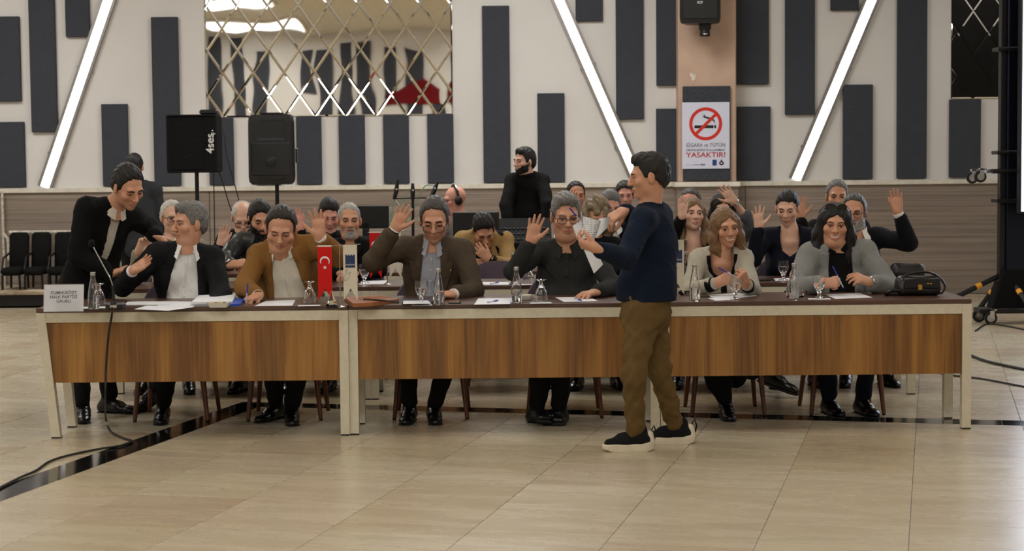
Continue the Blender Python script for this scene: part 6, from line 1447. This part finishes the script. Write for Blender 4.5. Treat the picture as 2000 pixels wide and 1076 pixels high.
# -- pennants on a table stand
M_PRED = fabric('pennant_red', (214, 26, 22), (196, 20, 18), 900, .6, .06, .1); M_PWHT = fabric('pennant_white', (222, 214, 196), (208, 200, 182), 900, .6, .06, .1); M_ENAVY = plain('emblem_navy', (22, 48, 92), .6, var=.03); M_EGREY = plain('emblem_grey', (70, 70, 76), .6, var=.02)
def pennant_stand(x, y, lab, red=-.125, wht=.02, ztop=.355):
    c = T(x, y); e = empty('pennant_stand', (c[0], c[1], TZ), lab, 'flag stand')
    MB().lathe([(.028, 0), (.028, .004), (.008, .008), (.003, .012)], 0, 20).build('base', M_STEEL, e, smooth=True, sharp=40); MB().tube([(0, 0, .006), (0, 0, ztop+.004)], .0028, seg=8).build('pole', M_STEEL, e, smooth=True)
    MB().tube([(red-.012, 0, ztop-.004), (wht+.10, 0, ztop+.006)], .0024, seg=6).build('crossbar', M_STEEL, e)
    def pen_(x0, w, mat, nm):
        z1 = ztop-.001; z0 = z1-.315; m = MB(); poly = [(x0, z1), (x0+w, z1+.002), (x0+w, z0), (x0+w/2, z0+.068), (x0, z0)]
        o = m.prism(poly, ((1, 0, 0), (0, 0, 1), (0, -1, 0), (0, -.004, 0)), 0, .0012).build(nm, mat, e)
        MB().prism([(x0, z1-.006), (x0+w, z1-.006), (x0+w, z1+.004), (x0, z1+.004)], ((1, 0, 0), (0, 0, 1), (0, -1, 0), (0, -.004, 0)), .0012, .002).build('sleeve', M_PWHT, o); return o, z1
    o, z1 = pen_(red, .080, M_PRED, 'red_pennant'); cx, cz = red+.040, z1-.088; ax = ((1, 0, 0), (0, 0, 1), (0, -1, 0), (0, -.004, 0))
    P = [(cx+.028*math.cos(t), cz+.028*math.sin(t)) for t in np.linspace(math.radians(-35), math.radians(215), 26)]+[(cx+.0225*math.cos(t), cz-.0055+.0225*math.sin(t)) for t in np.linspace(math.radians(205), math.radians(-25), 24)]
    m = MB(); n1 = len(P)
    for i in range(24): 
        a, b = P[i], P[i+1]; d, c_ = P[n1-1-i], P[max(n1-2-i, 26)]
        m.prism([a, b, c_, d], ax, .0012, .0018)
    m.build('crescent', M_PAPER, o)
    st = [(cx+(.0125 if k % 2 == 0 else .005)*math.sin(k*math.pi/5), cz-.036+(.0125 if k % 2 == 0 else .005)*math.cos(k*math.pi/5)) for k in range(10)]
    m = MB()
    for k in range(0, 10, 2): m.prism([(cx, cz-.036), st[k-1], st[k], st[(k+1) % 10]], ax, .0012, .0018)
    m.build('star', M_PAPER, o)
    o, z1 = pen_(wht, .080, M_PWHT, 'white_pennant'); x0 = wht+.012; zz = z1-.052
    sh = [(x0, zz-.075), (x0+.056, zz-.075), (x0+.056, zz)]
    for k in range(3, -1, -1): sh += [(x0+.014*k+.011, zz), (x0+.014*k+.011, zz-.006), (x0+.014*k+.003, zz-.006), (x0+.014*k+.003, zz)]
    sh += [(x0, zz)]
    m = MB(); m.prism([(x0, zz-.075), (x0+.056, zz-.075), (x0+.056, zz-.006), (x0, zz-.006)], ax, .0012, .0018)
    for k in range(4): m.prism([(x0+.0152*k, zz-.006), (x0+.0152*k+.0095, zz-.006), (x0+.0152*k+.0095, zz), (x0+.0152*k, zz)], ax, .0012, .0018)
    ob = m.build('castle_emblem', M_ENAVY, o)
    text(o, 'KUŞADASI', (x0+.028, -.0062, zz-.058), .0105, M_PWHT, ext=.0001, bold=.0002); text(o, 'T.C.', (x0+.028, -.0062, zz-.047), .006, M_PWHT, ext=.0001)
    MB().tube(spline([(x0+.022, -.0062, zz-.038), (x0+.018, -.0062, zz-.028), (x0+.027, -.0062, zz-.016), (x0+.03, -.0062, zz-.028), (x0+.036, -.0062, zz-.020), (x0+.032, -.0062, zz-.036)]), .0005, seg=4).build('emblem_line', M_EGREY, o)
    bx, bz = x0-.012, z1-.165
    for nm, pp in (('bird_wing', [(0, -.012), (.012, .0), (.016, .02), (.022, .03), (.02, .008), (.03, .002)]), ('bird_body', [(.03, .002), (.034, .010), (.044, .010), (.036, .004), (.034, -.014), (.02, -.032), (.004, -.034), (.014, -.026), (0, -.012)])):
        MB().tube(spline([(bx+a, -.0058, bz+b) for a, b in pp]), .0007, seg=4).build(nm, M_EGREY, o)
    return e
pennant_stand(665, 600, 'stand with red crescent pennant and white castle-emblem pennant, beside the leather folder'); pennant_stand(1303, 589, 'stand whose white castle-emblem pennant shows beside the young man in navy')
c = T(646, 603); e = empty('crystal_paperweight', (c[0], c[1], TZ), 'clear crystal cone on a dark base behind the red pennant', 'paperweight'); e.location.y += .05
MB().lathe([(.034, .012), (.032, .02), (.003, .10), (.0005, .102)], 0, 6).build('crystal', M_GLASS, e); MB().lathe([(.036, 0), (.036, .012), (.0005, .012)], 0, 12).build('base', M_BLACKP, e)
# -- leather folder
M_TANL = plain('tan_leather', (150, 90, 52), .45, bscale=90, bump=.15); sheet([(690, 600), (672, 587), (742, 583), (779, 591), (730, 598)], 'tan leather document folder with a dark strap', 'leather_folder', M_TANL, th=.022, cat='folder', n=1)
fo = bpy.data.objects['leather_folder']; a_, b_ = FL(716, 585, TZ+.024)-np.array(fo.location), FL(778, 591, TZ+.024)-np.array(fo.location)
MB().tube([a_, a_*.5+b_*.5+[0, 0, .004], b_], .006, seg=6).build('strap', M_BLACKP, fo, smooth=True); MB().box(a_-(.02, .006, .002), a_+(.02, .006, .006), bev=.002).build('buckle', M_BLACKM, fo)
sheet([(785, 595), (786, 587), (840, 586), (846, 594)], 'dark-backed notepad with white sheets before the man in taupe', 'notepad', plain('notepad_dark', (52, 48, 66), .5), th=.014, cat='notepad'); sheet([(787, 594), (788, 588), (836, 587), (842, 593)], 'white top sheet of the dark notepad', z=TZ+.0142)
napkin(824, 596, 'white napkin under the goblet before the man in taupe'); goblet(823, 594, 'goblet of water before the man in taupe'); bottle(857, 596, 'glass bottle of water before the man in taupe', lvl=.075)
hpen(3, 'L', (862, 538), 'thin blue pen held by the man in the taupe blazer')
c = T(888, 592); e = empty('phone', (c[0], c[1], TZ), 'dark phone lying by the hand of the man in taupe', 'phone', rz=.05); MB().box((-.037, -.04, 0), (.037, .04, .009), bev=.003).build('body', M_BLACKP, e); MB().box((-.034, -.037, .009), (.034, .037, .0095)).build('screen', M_SUNL, e)
sheet([(926, 595), (934, 583), (999, 582), (996, 594)], 'white sheet on the table between the men in taupe and charcoal', 'paper_sheet'); pen((953, 590), (975, 586), 'blue pen on the sheet between the men in taupe and charcoal')
bottle(1009, 592, 'glass bottle standing before the white tissue dish', lvl=.045); c = T(1021, 586); e = empty('ashtray', (c[0], c[1]+.02, TZ), 'white square dish behind the bottle of the man in charcoal', 'dish')
V = []
for (r, z) in ((.05, 0), (.056, .006), (.06, .03), (.054, .03), (.046, .01)):
    for k in range(12): t = 2*math.pi*k/12; q = 3; V.append((r*math.copysign(abs(math.cos(t))**(2/q), math.cos(t)), r*math.copysign(abs(math.sin(t))**(2/q), math.sin(t)), z))
MB().add(V, [(j*12+k, j*12+(k+1) % 12, (j+1)*12+(k+1) % 12, (j+1)*12+k) for j in range(4) for k in range(12)]+[list(range(12))[::-1], list(range(48, 60))]).build('bowl', M_CERAM, e, smooth=True, sharp=40)
napkin(1056, 592, 'white napkin under the upturned goblet of the man in charcoal', .125, .08); goblet(1057, 590, 'upturned goblet before the man in charcoal', inv=True)
sheet([(1102, 590), (1084, 581), (1150, 580), (1168, 588)], 'white sheet by the resting hand of the man in charcoal'); pen((1122, 583), (1138, 587), 'blue pen on the sheet of the man in charcoal')
bottle(1357, 586, 'half-full glass bottle before the woman in cream', lvl=.075); goblet(1437, 585, 'goblet of water before the woman in cream')
sheet([(1398, 584), (1378, 577), (1440, 573), (1478, 578), (1420, 585)], 'white sheets before the woman in cream', n=3, name='paper_stack'); sheet([(1398, 588), (1382, 583), (1424, 582), (1436, 586)], 'folded white napkin before the papers of the woman in cream', 'napkin', th=.003, cat='napkin')
c = T(1342, 577); e = empty('folded_sunglasses', (c[0], c[1], TZ), 'folded brown sunglasses on the table by the woman in cream', 'sunglasses')
for q in (-1, 1): MB().sphere((q*.03, 0, .018), .022, sc=(1, .25, .8)).build('lens', M_SUNL, e, smooth=True)
MB().tube([(-.055, 0, .022), (0, -.006, .026), (.055, 0, .022)], .004, seg=6).build('bridge', M_FRAME, e); MB().tube([(-.055, 0, .02), (.05, .03, .008)], .003, seg=6).build('temple', M_FRAME, e)
c = T(1376, 580); MB_ = MB().box((-.03, -.02, 0), (.03, .06, .009), bev=.003).build('phone_case', plain('brown_case', (70, 56, 46), .5), None, c); tag(MB_, 'slim brown phone case beside the bottle of the woman in cream', 'phone')
hpen(5, 'R', (1411, 527), 'blue pen held by the woman in cream'); hpen(6, 'R', (1627, 522), 'blue pen held by the woman in the grey coat')
bottle(1551, 584, 'glass bottle standing before the round glass ashtray'); c = T(1557, 581); e = empty('glass_ashtray', (c[0], c[1]+.05, TZ), 'wide clear glass ashtray behind the bottle of the woman in grey', 'ashtray')
MB().lathe([(.05, 0), (.058, .006), (.072, .036), (.068, .037), (.05, .012), (.0005, .011)], 0, 24).build('bowl', M_GLASS, e, smooth=True, sharp=40)
napkin(1600, 584, 'white napkin under the goblet of the woman in grey', .13, .08, -.1); goblet(1600, 583, 'goblet of water before the woman in grey')
sheet([(1632, 584), (1610, 575), (1680, 573), (1704, 581)], 'white sheet before the woman in the grey coat')
# -- handbags
def softbox(name, c, w, d, h, lab, mat, puff=.02):
    F = Field((-w/2-.06, -d/2-.06, -.03), (w/2+.06, d/2+.06, h+.08), .008); X, Y, Z = F.grid(); r = .03
    q = [np.abs(X)-(w/2-r)+.15*np.clip(Z-h*.5, 0, 1), np.abs(Y)-(d/2-r)+.3*np.clip(Z-h*.4, 0, 1), np.abs(Z-h/2)-(h/2-r)]; q = [np.maximum(a, 0)**2 for a in q]
    F.d = (np.sqrt(q[0]+q[1]+q[2])-r+.004*np.sin(28*X+9*Z)*np.sin(19*Z+11*Y)).astype(np.float32); V, Q = F.mesh()
    e = empty(name, c, lab, 'handbag'); link('bag_body', mesh_np('bag_body', V, Q, mat), e); return e
M_BAG = plain('black_bag_leather', (13, 13, 15), .35, bscale=120, bump=.2)
c = T(1800, 579); c = np.array([c[0], c[1]+.11, TZ]); e = softbox('handbag', c, .26, .15, .118, 'black leather handbag with a gold clasp and long strap', M_BAG)
MB().box((-.10, -.088, .045), (.118, -.074, .108), bev=.006).build('flap', M_BAG, e, smooth=True); MB().box((-.016, -.094, .036), (.010, -.086, .07), bev=.003).build('clasp', M_GOLD, e)
for q in (.035, .052): MB().box((q, -.091, .072), (q+.014, -.088, .078)).build('monogram_letter', M_GOLD, e)
MB().tube(spline([(-.13, -.03, .09), (-.06, -.03, .128), (.05, -.03, .14), (.12, -.03, .11), (.155, -.04, .06), (.14, -.05, .02), (.11, -.06, .012)]), .007, seg=8).build('strap', M_BAG, e, smooth=True)
MB().tube(spline([(-.12, -.06, .03), (-.17, -.07, .035), (-.20, -.06, .02), (-.19, -.02, .012), (-.12, -.03, .012)]), .012, seg=8).build('strap_end', M_BAG, e, smooth=True)
c = np.array([W(1772, 540, 12.0)[0], 12.0, TZ]); softbox('clutch_bag', c, .22, .16, .10, 'soft dark bag on the second-row table behind the black handbag', M_BAG)
# -- second-row table things
sheet([(700, 556), (706, 549), (756, 548), (748, 555)], 'white sheet on the second-row table under the goblet', n=2, name='paper_stack'); goblet(712, 554, 'goblet of water on the second-row table by the man with the goatee'); pennant_stand(757, 556, 'pennant stand on the second-row table beside the raised taupe elbow', red=-.118, wht=.015, ztop=.36)
sheet([(936, 556), (944, 551), (996, 551), (1003, 556)], 'white sheet on the second-row table by the empty mauve chair'); pen((958, 554), (975, 551), 'blue pen on the second-row sheet by the mauve chair')
napkin(1030, 556, 'white napkin on the second-row table under an upturned goblet'); goblet(1033, 555, 'upturned goblet on the second-row table by the empty mauve chair', inv=True); bottle(1003, 556, 'glass bottle on the second-row table by the empty mauve chair')
bottle(1340, 553, 'glass bottle on the second-row table by the blonde woman in black'); bottle(1464, 550, 'glass bottle on the second-row table beside the woman in navy', lvl=.05); goblet(1530, 548, 'goblet of water on the second-row table by the woman in navy'); sheet([(1505, 549), (1512, 544), (1552, 543), (1556, 548)], 'white sheet under the goblet of the woman in navy')
c = T(1492, 548); o = MB().box((-.07, -.05, 0), (.07, .05, .01), bev=.003).build('tablet', M_BLACKP, None, c); tag(o, 'dark tablet lying on the table before the woman in navy', 'tablet')
sheet([(940, 533), (948, 528), (1000, 528), (1004, 533)], 'white sheet on the third-row table before the man in tan')
# -- papers in the young man's hands (curved sheets)
def held(P4, lab, mat, bend=(0, -.03, 0), name='held_paper'):
    A, B, C, D = [W(*p) for p in P4]; n = 9; V = []; c = (A+B+C+D)/4
    for i in range(n):
        for j in range(n):
            u, v = i/(n-1), j/(n-1); p = A*(1-u)*(1-v)+B*u*(1-v)+C*u*v+D*(1-u)*v; V.append(p+np.array(bend)*4*u*(1-u)-c)
    V = np.array(V); N = len(V); V = np.vstack([V, V+[0, .0012, 0]]); F = [(i*n+j, (i+1)*n+j, (i+1)*n+j+1, i*n+j+1) for i in range(n-1) for j in range(n-1)]; F += [tuple(N+k for k in f[::-1]) for f in F]
    for k in range(n-1):
        for a, b in ((k, k+1), ((n-1)*n+k, (n-1)*n+k+1), (k*n, (k+1)*n), (k*n+n-1, (k+1)*n+n-1)): F.append((a, b, N+b, N+a))
    o = MB().add(V, F).build(name, mat, None, c, smooth=True, sharp=50); return tag(o, lab, 'paper', 'papers in the hand of the young man')
HY = 9.38
held([(1139, 422, HY), (1174, 431, HY-.01), (1160, 472, HY-.02), (1138, 484, HY)], 'printed list held up by the young man in navy', M_PRINT); held([(1170, 427, HY+.03), (1191, 423, HY+.06), (1189, 442, HY+.05), (1163, 465, HY+.02)], 'folded-back white page pinched between the fingers of the young man', M_PAPER)
held([(1118, 441, HY+.02), (1136, 430, HY+.02), (1146, 490, HY+.02), (1135, 485, HY+.02)], 'white page behind the printed list', M_PAPER, (0, 0, 0)); held([(1138, 482, HY+.025), (1158, 478, HY+.025), (1178, 516, HY+.02), (1160, 534, HY+.02)], 'long white page hanging below the hand of the young man', M_PAPER, (0, -.01, 0))
pen(W(1143, 442, HY+.0), W(1131, 428, HY-.02), 'blue pen clipped with the held papers', world=True)
# -- sound desk
def monitor(x0, y0, x1, y1, Y, lab, yaw):
    a, b = W(x0, y0, Y), W(x1, y1, Y); w = b[0]-a[0]; h = a[2]-b[2]; e = empty('computer_monitor', ((a[0]+b[0])/2, Y, TZ), lab, 'monitor', rz=yaw); z0 = b[2]-TZ
    MB().box((-w/2, 0, z0), (w/2, .035, z0+h), bev=.006).build('back_shell', M_BLACKP, e); MB().box((-w/2+.01, .035, z0+.015), (w/2-.01, .038, z0+h-.01)).build('screen', M_SUNL, e)
    MB().box((-.03, .0, .01), (.03, .03, z0+.05), bev=.004).build('stand_neck', M_BLACKP, e); MB().box((-.12, -.09, 0), (.12, .1, .012), bev=.004).build('stand_foot', M_BLACKP, e); return e, w, h, z0
monitor(668, 402, 760, 446, 15.35, 'black computer monitor behind the man with the goatee', .06)
e, w, h, z0 = monitor(884, 414, 975, 462, 15.3, 'black computer monitor with small stickers in front of the headphone man', -.04)
MB().box((.02, -.002, z0+h-.05), (.075, -.0005, z0+h-.02)).build('sticker', plain('red_sticker', (190, 50, 60), .5), e); MB().box((.02, -.002, z0+h-.075), (.075, -.0005, z0+h-.05)).build('sticker', M_PAPER, e)
a, b = W(972, 430, 15.2), W(1078, 474, 15.2); e = empty('mixing_console', ((a[0]+b[0])/2, 15.2, TZ), 'black mixing console with rows of keys on the sound desk', 'mixing console'); w = b[0]-a[0]; hz = a[2]-TZ; lz = b[2]-TZ
V = [(-w/2, 0, lz-.06), (w/2, 0, lz-.06), (w/2, .5, lz-.06), (-w/2, .5, lz-.06), (-w/2, 0, lz), (w/2, 0, lz), (w/2, .4, hz), (-w/2, .4, hz), (-w/2, .5, hz), (w/2, .5, hz)]
MB().add(V, [(0, 1, 2, 3), (0, 1, 5, 4), (4, 5, 6, 7), (7, 6, 9, 8), (3, 2, 9, 8), (0, 4, 7, 8, 3), (1, 5, 6, 9, 2)]).build('housing', M_COVER, e)
MB().box((-w/2+.02, .06, 0), (w/2-.02, .44, lz-.06)).build('riser', M_BLACKM, e)
for r_ in range(3):
    for k in range(12):
        x = -w/2+.03+k*(w-.06)/11; f = .12+.22*r_; MB().box((x-.012, f*.4-.01+.0, lz+(hz-lz)*f-.004), (x+.012, f*.4+.02, lz+(hz-lz)*f+.012), bev=.003).build('key', M_BLACKP, e)
c = W(806, 440, 14.95); e = empty('microphone_rack', (c[0], 14.93, 0), 'black stand with three clipped microphones and thin cables', 'microphone stand'); zz = lambda x, y: W(x, y, 14.93)-np.array([c[0], 14.93, 0])
MB().tube([(0, 0, .02), zz(806, 372)], .012, seg=8).build('pole', M_BLACKM, e, smooth=True); MB().lathe([(.13, 0), (.13, .012), (.02, .025)], 0, 20).build('base', M_BLACKM, e, smooth=True, sharp=40); MB().tube([zz(768, 388), zz(846, 386)], .006, seg=6).build('crossbar', M_BLACKM, e)
for p in ([(770, 389), (774, 372), (777, 351)], [(806, 390), (806, 374), (806, 358)], [(842, 386), (849, 370), (855, 355)]):
    q = [zz(*k) for k in p]; MB().tube(q, [.016, .02, .011], seg=8).build('microphone', M_BLACKP, e, smooth=True); MB().sphere(q[1]+np.array([.004, -.018, .01]), .009).build('indicator', M_PENC, e, smooth=True)
M_GRN = plain('green_cable', (110, 170, 150), .5); M_WCAB = plain('white_cable', (214, 214, 208), .5)
for m_, p in ((M_GRN, [(771, 385), (766, 410), (760, 445)]), (M_GRN, [(805, 378), (785, 395), (765, 430), (758, 450)]), (M_GRN, [(848, 363), (832, 362), (820, 380), (808, 410), (800, 440)]), (M_WCAB, [(771, 378), (774, 392), (782, 402)]), (M_WCAB, [(806, 385), (808, 400), (804, 420)])): MB().tube(spline([zz(*k) for k in p]), .0045, seg=5).build('cable', m_, e, smooth=True)
# chair left empty in the second row, chairs and things behind
